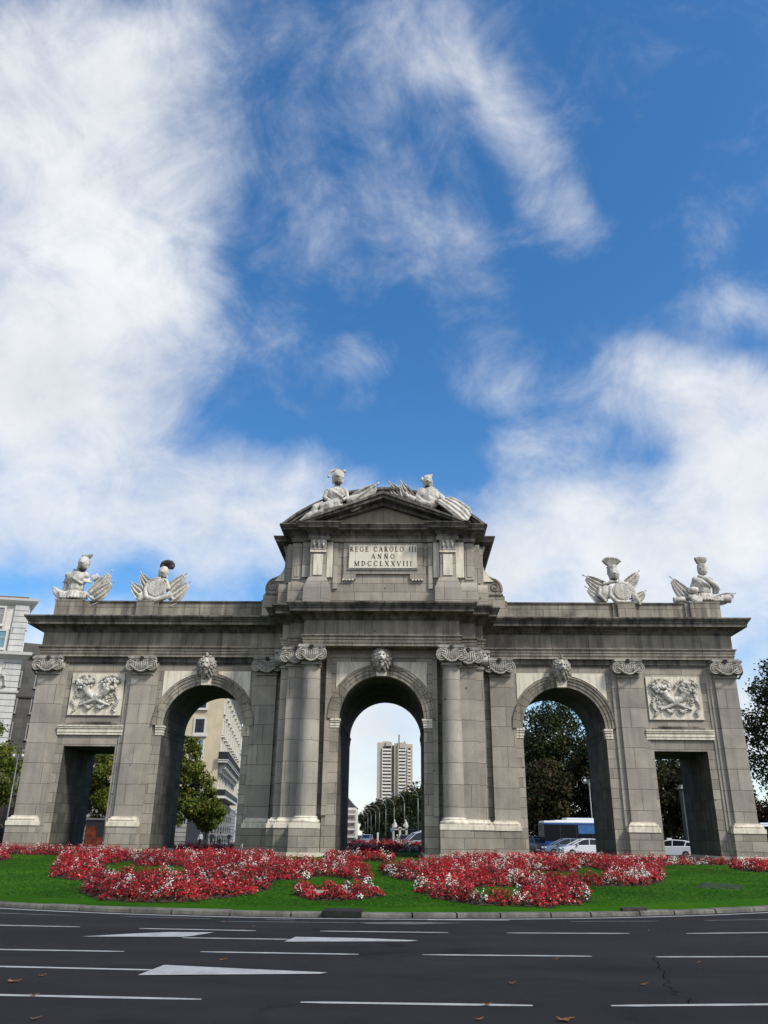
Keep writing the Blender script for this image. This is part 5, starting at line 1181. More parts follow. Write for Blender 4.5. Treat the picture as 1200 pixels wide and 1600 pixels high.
for i, (x, y, h, lab) in enumerate([(-24.5, 262, 8.0, 'small green tree before the white apartments in the central arch'), (-26, 225, 5.5, 'lowest bushy tree before the white apartments in the central arch')]):
    tree('street_tree', lab, x, y, h, 3.2, .5, LEAF_M, .35, 2200, 40+i, 'small trees on the left of the avenue', lumps=24, trunk=.2)
# hedge / dense undergrowth along the park railing
def hedge(name, label, p, q, h, d, n, leaf, seed, mat=LEAF_D):
    g_ = np.random.default_rng(seed); p, q = np.array(p, float), np.array(q, float); L = np.linalg.norm(q-p); u = (q-p)/L; w = np.array([-u[1], u[0]])
    t = g_.random(n); a = g_.uniform(-1, 1, n); z = g_.random(n)*h*(.85+.3*np.sin(t*L*.9+seed)*.5)
    C = np.stack([p[0]+u[0]*t*L+w[0]*a*d, p[1]+u[1]*t*L+w[1]*a*d, z], 1); mid = (p+q)/2
    C -= np.array([mid[0], mid[1], 0]); o = quads(name, C, g_.normal(size=(n, 3))+np.array([0, -.5, .4]), g_.uniform(.7, 1.2, n)*leaf, mat, None); o.location = (mid[0], mid[1], .1)
    return tag(o, label, 'hedge')
hedge('hedge', 'dark park hedge behind the bus, seen through the right arch', (13, 78), (33, 70), 5.5, 1.4, 12000, .2, 51)
hedge('hedge', 'dark park hedge behind the white taxi, seen through the right doorway', (30.5, 66), (52, 58), 3.8, 1.2, 10000, .2, 52)
hedge('hedge', 'long dark hedge along the right side of the avenue, in the central arch', (12, 108), (-16, 400), 6.5, 3.0, 14000, .5, 53)

# ------------------------------------------------------------------ buildings
def facade_window(par, p, u, w, h, z, nrm, frame=.12, pane=GLASS, cornice=False, sill=True, mull=1, name='window', surround=.22, depth=.12, trim=TRIM):
    """window built on a wall point p (x,y), along u, outward nrm"""
    def bx(b, a0, a1, d0, d1, z0, z1):
        vs = []
        for zz_ in (z0, z1):
            for (a, d) in ((a0, d0), (a1, d0), (a1, d1), (a0, d1)): vs.append((p[0]+u[0]*a+nrm[0]*d, p[1]+u[1]*a+nrm[1]*d, zz_))
        f = [(0,3,2,1),(4,5,6,7),(0,1,5,4),(1,2,6,5),(2,3,7,6),(3,0,4,7)]
        c = u[0]*nrm[1]-u[1]*nrm[0]
        b.add(vs, f if c > 0 else [q[::-1] for q in f])
    b = MB(); s = surround
    bx(b, -w/2-s, -w/2, -.02, depth, z-s, z+h+s); bx(b, w/2, w/2+s, -.02, depth, z-s, z+h+s); bx(b, -w/2, w/2, -.02, depth, z+h, z+h+s); bx(b, -w/2, w/2, -.02, depth+.02, z-s, z)
    if sill: bx(b, -w/2-s-.08, w/2+s+.08, -.02, depth+.14, z-s-.10, z-s-.001)
    if cornice: bx(b, -w/2-s-.25, w/2+s+.25, -.02, .42, z+h+s+.25, z+h+s+.42)
    o = b.build(name, trim, par)
    g = MB(); bx(g, -w/2, w/2, -.03, .02, z, z+h); g.build('pane', pane, o)
    m = MB()
    for k in range(1, mull+1): a = -w/2+w*k/(mull+1); bx(m, a-.05, a+.05, .021, .06, z, z+h)
    bx(m, -w/2, w/2, .021, .055, z+h*.62, z+h*.62+.07)
    m.build('sash', DARKMETAL if pane is GLASS else TRIM, o)
    return o
def block(par, name, mat, poly, z0, z1): return MB().prism(poly, z0, z1, 'z').build(name, mat, par)
def wallpts(p, q):
    p, q = Vector(p), Vector(q); d = (q-p); L = d.length; u = d/L; return p, u, L
# cream corner building through the left arch
cb = thing('cream_building', (-23.7, 65, .1), 'tall cream corner building with a long black balcony, seen through the left arch', 'building')
C0, C1, C2, C3 = (-23.7, 65), (-46, 66.5), (-54, 112), (-30.4, 112)
block(cb, 'wall', CREAM, [C0, C1, C2, C3], 5.4, 21.6)
block(cb, 'stone_base', masonry('rusticated_base', (.34, .335, .32), (.40, .395, .38), 30, .55, ms=.05, stain=.2, streak=.2), [(-23.62, 64.9), (-46.1, 66.4), (-54, 112.1), (-30.3, 112.1)], 0, 5.4)
u1 = Vector((-1, .067)).normalized(); n1_ = Vector((-.067, -1)).normalized()
u2 = Vector((-6.7, 47)).normalized(); n2_ = Vector((47, 6.7)).normalized()
for r in range(4):
    for c in range(4):
        pp = (C0[0]+u1.x*(3.0+c*4.4), C0[1]+u1.y*(3.0+c*4.4)); zz_ = [14.2, 10.9, 7.2, 17.5][r]
        facade_window(cb, pp, u1, 1.3, [1.8, 2.3, 2.2, 1.7][r], zz_, n1_, pane=[GLASS, GLASSB, GLASS, GLASS][r], cornice=(r == 1))
for r in range(5):
    for c in range(9):
        pp = (C0[0]+u2.x*(3+c*4.9), C0[1]+u2.y*(3+c*4.9)); facade_window(cb, pp, u2, 1.2, [1.0, 1.6, 1.7, 2.4, 2.2][r], [19.8, 17.2, 14.4, 11.0, 7.2][r], n2_, cornice=(r == 3), mull=1, surround=.18)
b = MB(); PW = cw([C0, C1, C2, C3]); b.sweep(PW, [(-.02, 21.2), (.1, 21.2), (.25, 21.5), (.9, 21.65), (.95, 22.0), (-.02, 22.1)]); b.sweep(PW, [(-.02, 5.3), (.18, 5.3), (.22, 5.55), (-.02, 5.65)]); b.build('cornice', TRIM, cb)
block(cb, 'roof', ROOFT, [(-24.5, 65.8), (-45, 67.2), (-53, 111.5), (-31, 111.5)], 22.05, 23.6)
bal = MB()
def obox(b, P0, u, nrm, a0, a1, d0, d1, z0, z1):
    vs = []
    for zz_ in (z0, z1):
        for (a, d) in ((a0, d0), (a1, d0), (a1, d1), (a0, d1)): vs.append((P0[0]+u[0]*a+nrm[0]*d, P0[1]+u[1]*a+nrm[1]*d, zz_))
    f = [(0,3,2,1),(4,5,6,7),(0,1,5,4),(1,2,6,5),(2,3,7,6),(3,0,4,7)]
    b.add(vs, f if u[0]*nrm[1]-u[1]*nrm[0] > 0 else [q[::-1] for q in f])
obox(bal, C0, u2, n2_, -.6, 36, 0, 1.3, 10.35, 10.6); obox(bal, C0, u2, n2_, -.7, 36, 0, 1.4, 10.6, 10.68)
for k in range(12): obox(bal, C0, u2, n2_, .8+k*3, 1.2+k*3, 0, 1.0, 9.6, 10.35); obox(bal, C0, u2, n2_, .8+k*3, 1.2+k*3, 0, .55, 9.1, 9.6)
bo = bal.build('balcony', TRIM, cb)
rl = MB(); obox(rl, C0, u2, n2_, -.6, 36, 1.25, 1.30, 11.65, 11.72); obox(rl, C0, u2, n2_, -.6, 36, 1.25, 1.30, 10.72, 10.78); obox(rl, C0, u2, n2_, -.6, -.55, 0, 1.3, 10.72, 11.7)
for k in range(150): obox(rl, C0, u2, n2_, -.55+k*.245, -.49+k*.245, 1.26, 1.29, 10.7, 11.7)
rl.build('railing', DARKMETAL, bo)
aw = MB(); obox(aw, C0, u2, n2_, .5, 30, 0, 1.2, 6.2, 7.0); aw.build('shop_awning', DARKMETAL, cb)
aw = MB(); obox(aw, C0, u2, n2_, .5, 30, 0, 1.25, 5.9, 6.2); aw.build('awning_fascia', TRIM, cb)
for k in range(7):
    dw = MB(); obox(dw, C0, u2, n2_, 2.5+k*5, 5.2+k*5, -.02, .12, .2, 4.4); dw.build('shop_window', GLASS, cb)
dr = MB(); obox(dr, C0, u1, n1_, .4, 3.4, -.02, .14, 0, 5.3); dr.build('dark_entrance', plain('dark_marble', (.05, .055, .065), .3), cb)
# white building farther along the street
fb = thing('white_street_building', (-31, 115, .1), 'white balconied building farther along the street, behind the cream one', 'building')
block(fb, 'wall', WHITER, [(-31.2, 116), (-52, 118), (-60, 170), (-39, 170)], 0, 21)
for r in range(5):
    for c in range(5):
        uu = Vector((-7.8, 54)).normalized(); nn_ = Vector((54, 7.8)).normalized(); facade_window(fb, (-31.2+uu.x*(3+c*6), 116+uu.y*(3+c*6)), uu, 1.6, 2.2, 2.5+r*3.7, nn_, cornice=True)
MB().sweep(cw([(-31.2, 116), (-52, 118), (-60, 170), (-39, 170)]), [(-.02, 20.2), (.8, 20.6), (.9, 21), (-.02, 21.1)]).build('cornice', TRIM, fb)
# white corner building at the left edge
wb = thing('white_building', (-47, 53, .1), 'white apartment building with grey quoins and iron balcony at the left picture edge', 'building')
A0, A1, A2, A3 = (-46.9, 53), (-75, 47), (-90, 80), (-66, 84)
block(wb, 'wall', WHITER, [A0, A1, A2, A3], 0, 21.6); block(wb, 'upper_wall', WHITER, [(-47.1, 53.3), (-75, 47.4), (-90, 79), (-66, 83)], 22.5, 29.0)
uw = Vector((A1[0]-A0[0], A1[1]-A0[1])).normalized(); nw = Vector((-uw.y*-1, -abs(uw.x))); nw = Vector((.209, -.978)); 
q = MB(); obox(q, A0, uw, nw, -.06, 2.0, -.3, .12, .2, 21.6); obox(q, A0, uw, nw, -.1+.35, 1.9, -.3, .0, 22.5, 28.8); q.build('quoins', WHITEQ, wb)
q = MB(); P4 = cw([A0, A1, A2, A3]); q.sweep(P4, [(-.02, 21.5), (.2, 21.55), (.5, 21.8), (.95, 21.95), (1.0, 22.3), (-.4, 22.55)]); q.sweep(P4, [(-.02, 17.3), (.25, 17.35), (.3, 17.6), (-.02, 17.65)])
q.sweep(cw([(-47.1, 53.3), (-75, 47.4), (-90, 79), (-66, 83)]), [(-.02, 28.4), (.2, 28.5), (.6, 28.8), (.75, 29.0), (.8, 29.3), (-.3, 29.5)]); q.sweep(cw([(-47.1, 53.3), (-75, 47.4), (-90, 79), (-66, 83)]), [(-.02, 25.3), (.1, 25.3), (.1, 25.45), (-.02, 25.5)]); q.build('cornice', TRIM, wb)
block(wb, 'roof', plain('terracotta_roof', (.22, .12, .08), .85), [(-47.9, 54), (-75, 48.5), (-89, 78), (-66, 82)], 29.3, 29.9)
for c in range(5):
    a = 4.1+c*5.2; pp = (A0[0]+uw.x*a, A0[1]+uw.y*a)
    facade_window(wb, pp, uw, 2.0, 2.1, 25.9, nw, pane=plain('grey_shutter', (.28, .28, .28), .7) if c == 0 else bpy.data.materials['grey_shutter'], sill=True)
    facade_window(wb, pp, uw, 3.4 if c % 2 == 0 else 1.6, 2.1, 22.9, nw, pane=GLASSB)
    w3 = facade_window(wb, pp, uw, 2.2, 2.7, 17.9, nw, pane=TRIM)
    r_ = MB(); obox(r_, pp, uw, nw, -1.9, 1.9, .85, .9, 18.75, 18.82); obox(r_, pp, uw, nw, -1.9, 1.9, .85, .9, 17.8, 17.86); [obox(r_, pp, uw, nw, -1.88+k*.2, -1.84+k*.2, .86, .89, 17.8, 18.8) for k in range(20)]; r_.build('railing', DARKMETAL, w3)
    r_ = MB(); obox(r_, pp, uw, nw, -2.1, 2.1, 0, .95, 17.66, 17.8); r_.build('balcony_slab', TRIM, w3)
    for zz_ in (13.9, 10.2, 6.5, 2.4): facade_window(wb, pp, uw, 1.5, 2.2, zz_, nw, pane=GLASS)
    if c == 0:
        s_ = MB(); pts = [(A0[0]+uw.x*1.9+nw.x*.3, A0[1]+uw.y*1.9+nw.y*.3, 17.9), (A0[0]+uw.x*1.3+nw.x*.3, A0[1]+uw.y*1.3+nw.y*.3, 18.2), (A0[0]+uw.x*1.5+nw.x*.3, A0[1]+uw.y*1.5+nw.y*.3, 19.3), (A0[0]+uw.x*2.3+nw.x*.3, A0[1]+uw.y*2.3+nw.y*.3, 19.6), (A0[0]+uw.x*2.5+nw.x*.3, A0[1]+uw.y*2.5+nw.y*.3, 19.2)]
        s_.tube(pts, .14, 6); s_.build('carved_console', WHITEQ, wb)
# grey stone building behind it
gb = thing('grey_building', (-60, 84, .1), 'dark grey stone building between the white building and the left end of the gate', 'building')
B0, B1, B2, B3 = (-57.2, 86), (-75, 78), (-80, 100), (-60, 108)
block(gb, 'wall', GREYB, [B0, B1, B2, B3], 0, 28.6)
ug = Vector((B1[0]-B0[0], B1[1]-B0[1])).normalized(); ng = Vector((-ug.y, ug.x)); ng = ng if ng.y < 0 else -ng
for r in range(6):
    for c in range(4): facade_window(gb, (B0[0]+ug.x*(2+c*3.6), B0[1]+ug.y*(2+c*3.6)), ug, 1.2, 2.2, 3+r*4.1, ng, trim=plain('stone_trim', (.30, .295, .28), .8) if (r, c) == (0, 0) else bpy.data.materials['stone_trim'], surround=.2)
q = MB(); PG = cw([B0, B1, B2, B3]); q.sweep(PG, [(-.02, 28), (.5, 28.3), (.6, 28.7), (-.3, 28.8)]); q.sweep(PG, [(-.02, 21.6), (.25, 21.7), (.3, 21.95), (-.02, 22.0)]); q.build('cornice', GREYB, gb)
block(gb, 'attic_storey', GREYB, [(-58.6, 87.5), (-74, 80.5), (-79, 99), (-61, 106)], 28.7, 31)
# the tower on the avenue axis
tw = thing('residential_tower', (-8.5, 735, 0), 'tall pale residential tower with rows of white balconies, far away in the central arch', 'tower')
x0 = -25.2; k_ = .0805; X_ = lambda u: x0+(u-500)*k_
b = MB(); b.box(X_(502), X_(668), 735, 760, 0, 83.3); b.box(X_(698), X_(840), 733, 760, 0, 82.6); b.box(X_(838), X_(912), 738, 760, 0, 82.2); b.box(X_(660), X_(705), 737, 760, 0, 81)
b.box(X_(560), X_(625), 737, 755, 83.3, 84.6); b.box(X_(600), X_(660), 733.5, 737, 80, 83.8); b.box(X_(760), X_(830), 731.5, 737, 78, 83); b.box(X_(740), X_(752), 731, 735, 0, 82.9)
b.build('wall', TOWERC, tw)
b = MB(); b.box(X_(498), X_(514), 736, 758, 0, 83); b.box(X_(668), X_(692), 736.8, 740, 0, 80.5); b.build('shaded_fin', TOWERS, tw)
wall_par = None; first = None
for (ua, ub, y, zt, n) in ((555, 664, 733.4, 79.0, 23), (742, 832, 731.4, 78.5, 23), (852, 890, 736.4, 78, 23)):
    rc = MB().box(X_(ua+4), X_(ub-4), y+1.2, y+1.75, 4, zt+.6); rc.build('recessed_windows', GLASS, tw)
    proto = None
    for i in range(n):
        z = zt-3.0*(i+1)
        if z < 4: break
        if proto is None:
            proto = MB().box(X_(ua), X_(ub), y, y+.35, 0, 1.5).box(X_(ua), X_(ub), y, y+1.6, -.15, .12).box(X_(ua), X_(ua)+.7, y+.35, y+1.6, 0, 2.8).build('balcony', TOWERW, tw, local=True); q = proto
        else: q = dup(proto, tw)
        q.location = (8.5-0, -735, z)
        # small differences: half-closed awnings
MB().tube([(X_(752), 738, 82), (X_(752), 738, 91)], .5, 8).build('mast', DARKMETAL, tw)
MB().tube([(X_(818), 738, 82), (X_(818), 738, 85)], .35, 6).build('aerial', DARKMETAL, tw)
# white apartments at the left of the avenue
ap = thing('white_apartments', (-28, 290, 0), 'small white apartment block with dark mansard roof, low at left in the central arch', 'building')
b = MB().box(-60, -23.5, 280, 300, 0, 14.8).box(-60, -18.0, 287, 300, 0, 11.5).build('wall', WHITER, ap)
MB().prism([(-26.5, 14.8), (-25.6, 17.6), (-23.0, 16.8), (-19.6, 13.0), (-17.8, 11.5), (-18, 11.2), (-26.5, 11.2)], 287.5, 299).build('roof', ROOFT, ap)
MB().box(-22.8, -22.0, 288, 290, 14, 17.6).build('chimney', ROOFT, ap)
for r in range(4):
    MB().box(-58, -23.6, 279.85, 279.98, 1.5+r*3.3, 3.2+r*3.3).box(-23.6, -18.2, 286.85, 286.98, 1.2+r*2.7, 2.5+r*2.7).build('recess', TOWERS, ap); MB().box(-58, -23.4, 278.6, 279.9, .8+r*3.3, 1.5+r*3.3).box(-23.4, -18.1, 286.0, 286.9, .6+r*2.7, 1.2+r*2.7).build('balcony_front', TRIM, ap)
    for c in range(5):
        x = -24.7-c*3.2; f = MB().box(x-.8, x+.8, 279.9, 280.1, 1.6+r*3.3, 3.4+r*3.3).build('window', GLASS, ap)
        MB().box(x-1.2, x+1.2, 279.2, 280.1, 1.1+r*3.3, 1.55+r*3.3).build('balcony', TRIM, f)
    for c in range(2):
        x = -19.4-c*2.4; MB().box(x-.7, x+.7, 286.9, 287.1, 1.4+r*2.6, 2.8+r*2.6).build('window', GLASS, ap)

# ------------------------------------------------------------------ lamps, fences, street furniture
gS = 'curved street lamps along the avenue'
def lamp(x, y, H, label):
    t = thing('street_lamp', (x, y, .1), label, 'street lamp', gS)
    b = MB(); b.tube([(0, 0, 0), (0, 0, H*.55), (0, 0, H*.80)], [.14, .11, .09], 8)
    pts = [(-1.9*(1-math.cos(R(a))), 0, H*.80+H*.19*math.sin(R(a))) for a in range(0, 91, 10)]+[(-2.9, 0, H*.985)]
    b.tube(pts, .075, 8); b.build('pole', STEEL, t, local=True, smooth=True)
    h = MB(); h.ell((-3.3, 0, H*.98), (.62, .22, .13)); h.build('lamp_head', TRIM, t, local=True, smooth=True)
    MB().box(-.25, .25, -.25, .25, 0, .5).build('foot', DARKMETAL, t, local=True)
ords = ['nearest curved street lamp, cut by the right jamb of the central arch', 'second nearest curved street lamp in the central arch, rising over the white statuary', 'third curved street lamp in the central arch, rising before the dark trees', 'fourth curved street lamp in the central arch', 'fifth curved street lamp of the row in the central arch', 'sixth curved street lamp of the row in the central arch', 'seventh curved street lamp of the row in the central arch', 'eighth curved street lamp of the row in the central arch', 'ninth curved street lamp of the row in the central arch', 'farthest visible curved street lamp at the end of the row']
for (x, y), l in zip([(3.7, 118), (1.06, 144), (-1.6, 172), (-4.15, 190), (-6.84, 220), (-9.02, 248), (-11.53, 272), (-13.95, 300), (-17.15, 346), (-20.97, 406)], ords): lamp(x, y, 10.3, l)
def globe_lamp(x, y, H, label):
    t = thing('scroll_lamp', (x, y, .1), label, 'street lamp', 'lamp posts with two scrolled arms')
    b = MB(); b.lathe([(.22, 0), (.22, .5), (.12, .7), (.08, 1.2), (.06, H)], (0, 0, 0), 12); b.build('post', STEEL, t, local=True, smooth=True)
    for s in (-1, 1):
        a = MB(); pts = []
        for i in range(26): tt = i/25; aa = math.pi*.5+tt*math.pi*2.4; r = .42*(1-tt*.72); pts.append((s*(.45+r*math.cos(aa)*-1), 0, H-.15+r*math.sin(aa)))
        a.tube([(0, 0, H-.9), (s*.2, 0, H-.3)]+pts, .045, 6); ar = a.build('arm', STEEL, t, local=True, smooth=True)
        MB().ell((s*.48, 0, H-.15), (.16, .16, .18)).build('lantern', TRIM, ar, local=True, smooth=True)
globe_lamp(22.0, 50, 7.6, 'slim lamp post with two scrolled arms, standing before the dark trees in the right arch')
globe_lamp(-39.0, 40, 8.9, 'slim lamp post with two scrolled arms, left of the gate before the grey building')
# park railing
def railing(label, p, q, h=2.6):
    p, q = Vector(p), Vector(q); L = (q-p).length; u = (q-p)/L; t = thing('park_railing', (p.x, p.y, .1), label, 'railing', 'dark iron railings of the park')
    b = MB(); n = int(L/.3); nrm = Vector((-u.y, u.x))
    for i in range(n): c = p+u*(i*.3); b.box(c.x-.02, c.x+.02, c.y-.02, c.y+.02, .4, h)
    b.build('bars', DARKMETAL, t)
    b = MB(); obox(b, p, u, nrm, 0, L, -.03, .03, h-.25, h-.18); obox(b, p, u, nrm, 0, L, -.03, .03, .5, .57); b.build('rails', DARKMETAL, t)
    b = MB(); obox(b, p, u, nrm, 0, L, -.18, .18, 0, .42); b.build('kerb_wall', KERB, t)
railing('dark iron park railing behind the bus in the right arch', (14, 74), (34, 65)); railing('dark iron park railing behind the white taxi in the right doorway', (34, 64.5), (56, 54))
railing('dark iron railing along the avenue at right in the central arch', (8, 112), (-6, 260), 3.2)
# stone gate pier in the right doorway and statuary gate far in the avenue
t = thing('stone_gate_pier', (30.9, 45, .1), 'pale stone park gate pier with a cap, right of the taxi in the right doorway', 'gate pier')
MB().box(30.5, 31.3, 44.5, 45.5, 0, 6.5).build('shaft', GREYB, t); MB().box(30.35, 31.45, 44.35, 45.65, 6.5, 6.7).box(30.5, 31.3, 44.5, 45.5, 6.7, 6.9).build('cap', LIMED, t); MB().box(30.35, 31.45, 44.3, 45.7, 0, .9).build('base', GREYB, t)
t = thing('park_gateway', (.5, 124, .1), 'white stone park gateway crowned with small statues, beside the lamp row in the central arch', 'gateway')
b = MB()
for x in (-1.1, .2, 1.5): b.box(x-.22, x+.22, 123.7, 124.3, 0, 3.0); b.box(x-.3, x+.3, 123.6, 124.4, 2.9, 3.15)
b.box(-1.3, 1.7, 123.7, 124.3, 2.6, 2.85); b.build('pier', LIMEC, t)
b = MB()
for x in (-.9, 1.3): b.tube([(x, 124, 3.1), (x+.15, 124, 3.7), (x, 124, 4.2)], [.5, .35, .16], 8); b.ell((x, 124, 4.35), (.2, .2, .22)); b.tube([(x-.5, 124, 3.4), (x, 124, 3.9), (x+.6, 124, 3.3)], [.12, .16, .1], 6)
remesh(b, 'statue', LIMEC, t, .06)
# kiosk with the orange poster
t = thing('poster_kiosk', (-26.3, 31.5, 0), 'street kiosk with an orange poster and a black square, seen through the left doorway', 'kiosk')
MB().box(-27.6, -25.0, 31.4, 32.4, 0, 2.6).build('body', DARKMETAL, t); MB().box(-27.5, -25.05, 31.34, 31.39, .45, 2.1).build('poster', ORANGE, t); MB().box(-26.5, -25.7, 31.29, 31.335, 1.25, 2.15).build('black_square', DARKMETAL, t); MB().box(-27.7, -24.9, 31.3, 32.5, 2.6, 2.75).build('roof', STEEL, t); MB().box(-27.6, -24.9, 31.0, 31.3, 0, .35).build('plinth', TRIM, t)
t = thing('street_sign', (-.9, 100, .1), 'small round white-rimmed traffic sign on a thin post in the middle of the central arch', 'traffic sign')
MB().tube([(-.9, 100, 0), (-.9, 100, 2.6)], .05, 6).build('post', STEEL, t); b = MB(); b.lathe([(.36, 0), (.36, .04)], (-.9, 99.9, 2.5), 18, 'y'); b.build('disc', CARG, t)
t = thing('bollard_post', (-3.3, 96, .1), 'short white post at the kerb in the middle of the central arch', 'post')
MB().lathe([(.16, 0), (.16, 1.9), (.10, 2.0)], (-3.3, 96, 0), 10).build('shaft', TRIM, t)

# ------------------------------------------------------------------ vehicles
def car(name, label, x, y, rz, paint, kind='hatch', taxi=False, group='cars beyond the gate', z0=0.0, stripe=False):
    t = thing(name, (x, y, z0), label, 'car', group, rz=rz); t.location = (x, y, z0)
    W_, L_ = .88, 2.18
    if kind == 'hatch':
        low = [(-2.12, .32), (-2.18, .55), (-2.14, .90), (-2.05, 1.02), (-1.0, 1.02), (.9, .98), (1.35, .93), (1.95, .76), (2.15, .60), (2.20, .38), (2.1, .24), (-2.0, .24)]
        roof = [(-2.02, 1.0), (-1.75, 1.30), (-1.2, 1.44), (-.3, 1.49), (.25, 1.43), (1.30, .96)]
    elif kind == 'suv':
        low = [(-2.2, .35), (-2.24, .7), (-2.2, 1.05), (-1.0, 1.10), (1.0, 1.08), (1.9, .98), (2.15, .85), (2.22, .5), (2.15, .28), (-2.1, .28)]
        roof = [(-2.15, 1.08), (-1.9, 1.58), (-1.2, 1.68), (-.2, 1.70), (.45, 1.60), (1.15, 1.07)]
    else:
        low = [(-2.4, .35), (-2.44, .8), (-2.4, 1.12), (-1.0, 1.15), (1.2, 1.12), (1.9, 1.02), (2.2, .85), (2.3, .5), (2.2, .28), (-2.3, .28)]
        roof = [(-2.36, 1.12), (-2.25, 1.85), (-1.6, 1.97), (.3, 1.97), (.85, 1.82), (1.75, 1.08)]
    def loft(P, sts):   # sts: (y, scale toward centre, dz)
        b = MB(); n = len(P); cx = sum(p[0] for p in P)/n; cz_ = sum(p[1] for p in P)/n; vs = []
        for (yy_, sx_, sz_) in sts:
            for (px_, pz_) in P: vs.append((cx+(px_-cx)*sx_, yy_, cz_+(pz_-cz_)*sz_))
        fs = [tuple(range(n)), tuple(range(len(vs)-1, len(vs)-n-1, -1))]
        for i in range(len(sts)-1):
            for k in range(n): fs.append((i*n+k, (i+1)*n+k, (i+1)*n+(k+1) % n, i*n+(k+1) % n))
        return b.add(vs, fs)
    body = loft(low, [(-W_, .965, .86), (-W_+.05, .99, .96), (-W_+.14, 1, 1), (W_-.14, 1, 1), (W_-.05, .99, .96), (W_, .965, .86)])
    bo = body.build('body', paint, t, local=True, smooth=True, angle=35)
    gl = loft(roof+[(roof[-1][0]-.05, .9), (roof[0][0]+.05, .9)], [(-W_+.06, 1, 1)]+[(-W_+.22, .97, 1.0), (W_-.22, .97, 1.0), (W_-.06, 1, 1)])
    # tumblehome: pull the top inwards
    gl.v = [(x_, y_*(1-.16*max(0, (z_-1.0)/.6)), z_) for x_, y_, z_ in gl.v]
    gl.build('windows', GLASS, t, local=True, smooth=True, angle=30)
    rf = MB(); top = [p for p in roof if p[1] > roof[0][1]+.22]
    vs = []; 
    for (px_, pz_) in top:
        for yy_ in (-.70, -.66, .66, .70): vs.append((px_, yy_, pz_+(.015 if abs(yy_) < .69 else -.03)))
    fs = []
    for i in range(len(top)-1):
        for k in range(3): fs.append((i*4+k, i*4+k+1, (i+1)*4+k+1, (i+1)*4+k))
    rf.add(vs, fs)
    for s in (-1, 1):
        for i in range(len(roof)-1):
            p, q = roof[i], roof[i+1]; rf.tube([(p[0], s*.80*(1-.16*max(0, (p[1]-1)/.6)), p[1]), (q[0], s*.80*(1-.16*max(0, (q[1]-1)/.6)), q[1])], .045, 6)
        rf.tube([(-.25, s*.82, 1.0), (-.3, s*.73, roof[3][1]-.03)], .04, 6); rf.tube([(-1.25, s*.82, 1.0), (-1.45, s*.74, roof[2][1]-.06)], .05, 6)
    rf.build('roof', paint, t, local=True, smooth=True, angle=50)
    for sx_ in (-1.32, 1.35):
        for s in (-1, 1):
            w_ = MB().lathe([(.20, -.11), (.31, -.11), (.325, -.06), (.325, .06), (.31, .11), (.20, .11)], (sx_, s*.80, .32), 20, 'y').build('wheel', RUBBER, t, local=True, smooth=True, angle=40)
            hb = MB().lathe([(.20, -.115), (.19, -.05), (.06, -.09), (.02, -.10)] if s < 0 else [(.20, .115), (.19, .05), (.06, .09), (.02, .10)], (sx_, s*.80, .32), 16, 'y'); hb.build('rim', STEEL, w_, local=True)
    for s in (-1, 1):
        MB().ell((2.05, s*.62, .70), (.13, .20, .09)).build('headlight', LAMPCLR, t, local=True, smooth=True)
        MB().ell((-2.12, s*.70, .86), (.09, .12, .16)).build('tail_light', LAMPRED, t, local=True, smooth=True)
        MB().ell((.85, s*.98, 1.02), (.09, .11, .07)).build('wing_mirror', paint, t, local=True, smooth=True)
    MB().box(-2.215, -2.19, -.26, .26, .62, .74).box(2.195, 2.215, -.26, .26, .40, .50).build('number_plate', TRIM, t, local=True)
    MB().box(2.12, 2.205, -.55, .55, .52, .60).box(-2.19, -2.1, -.8, .8, .28, .42).build('bumper_trim', DARKMETAL, t, local=True)
    if taxi:
        MB().box(-.18, .16, -.30, .30, roof[3][1], roof[3][1]+.17).build('roof_sign', TRIM, t, local=True)
    if stripe:
        b = MB()
        for s in (-1, 1):
            vs = [(.55, s*(W_+.006), .30), (.75, s*(W_+.006), .30), (.25, s*(W_-.03), .97), (.05, s*(W_-.03), .97)]; b.add(vs, [(0, 1, 2, 3) if s < 0 else (3, 2, 1, 0)])
        b.build('door_stripe', CARD, t, local=True)
    return t
car('white_taxi', 'white hatchback taxi seen from behind, in the right doorway', 24.6, 31.5, R(158), CARW, 'hatch', taxi=True)
car('white_car', 'white car parked before the bus in the right arch', 17.4, 33.2, R(186), CARW, 'hatch', stripe=True)
car('blue_grey_car', 'grey-blue car half hidden behind the white car, before the bus', 16.3, 36.2, R(184), CARG, 'hatch')
car('silver_car', 'silver and dark car facing the viewer, left of the bus in the right arch', 14.7, 42.5, R(258), CARSD, 'suv')
car('dark_car', 'dark car beside the left jamb of the right arch', 13.2, 40.0, R(262), CARD, 'suv')
car('silver_van_taxi', 'silver van with a white roof sign at the right jamb of the central arch', 3.0, 50, R(200), CARS_, 'van', taxi=True, z0=.0)
car('dark_car', 'small dark car among the far traffic left in the central arch', -9.5, 98, R(265), CARD, 'hatch')
car('silver_car', 'small silver car among the far traffic left in the central arch', -12.6, 104, R(268), CARS_, 'hatch')
car('dark_car', 'small dark car far behind the white post in the central arch', -5.8, 112, R(262), CARG, 'suv')
car('dark_car', 'small dark car far right of the traffic sign in the central arch', 1.2, 106, R(255), CARD, 'suv')
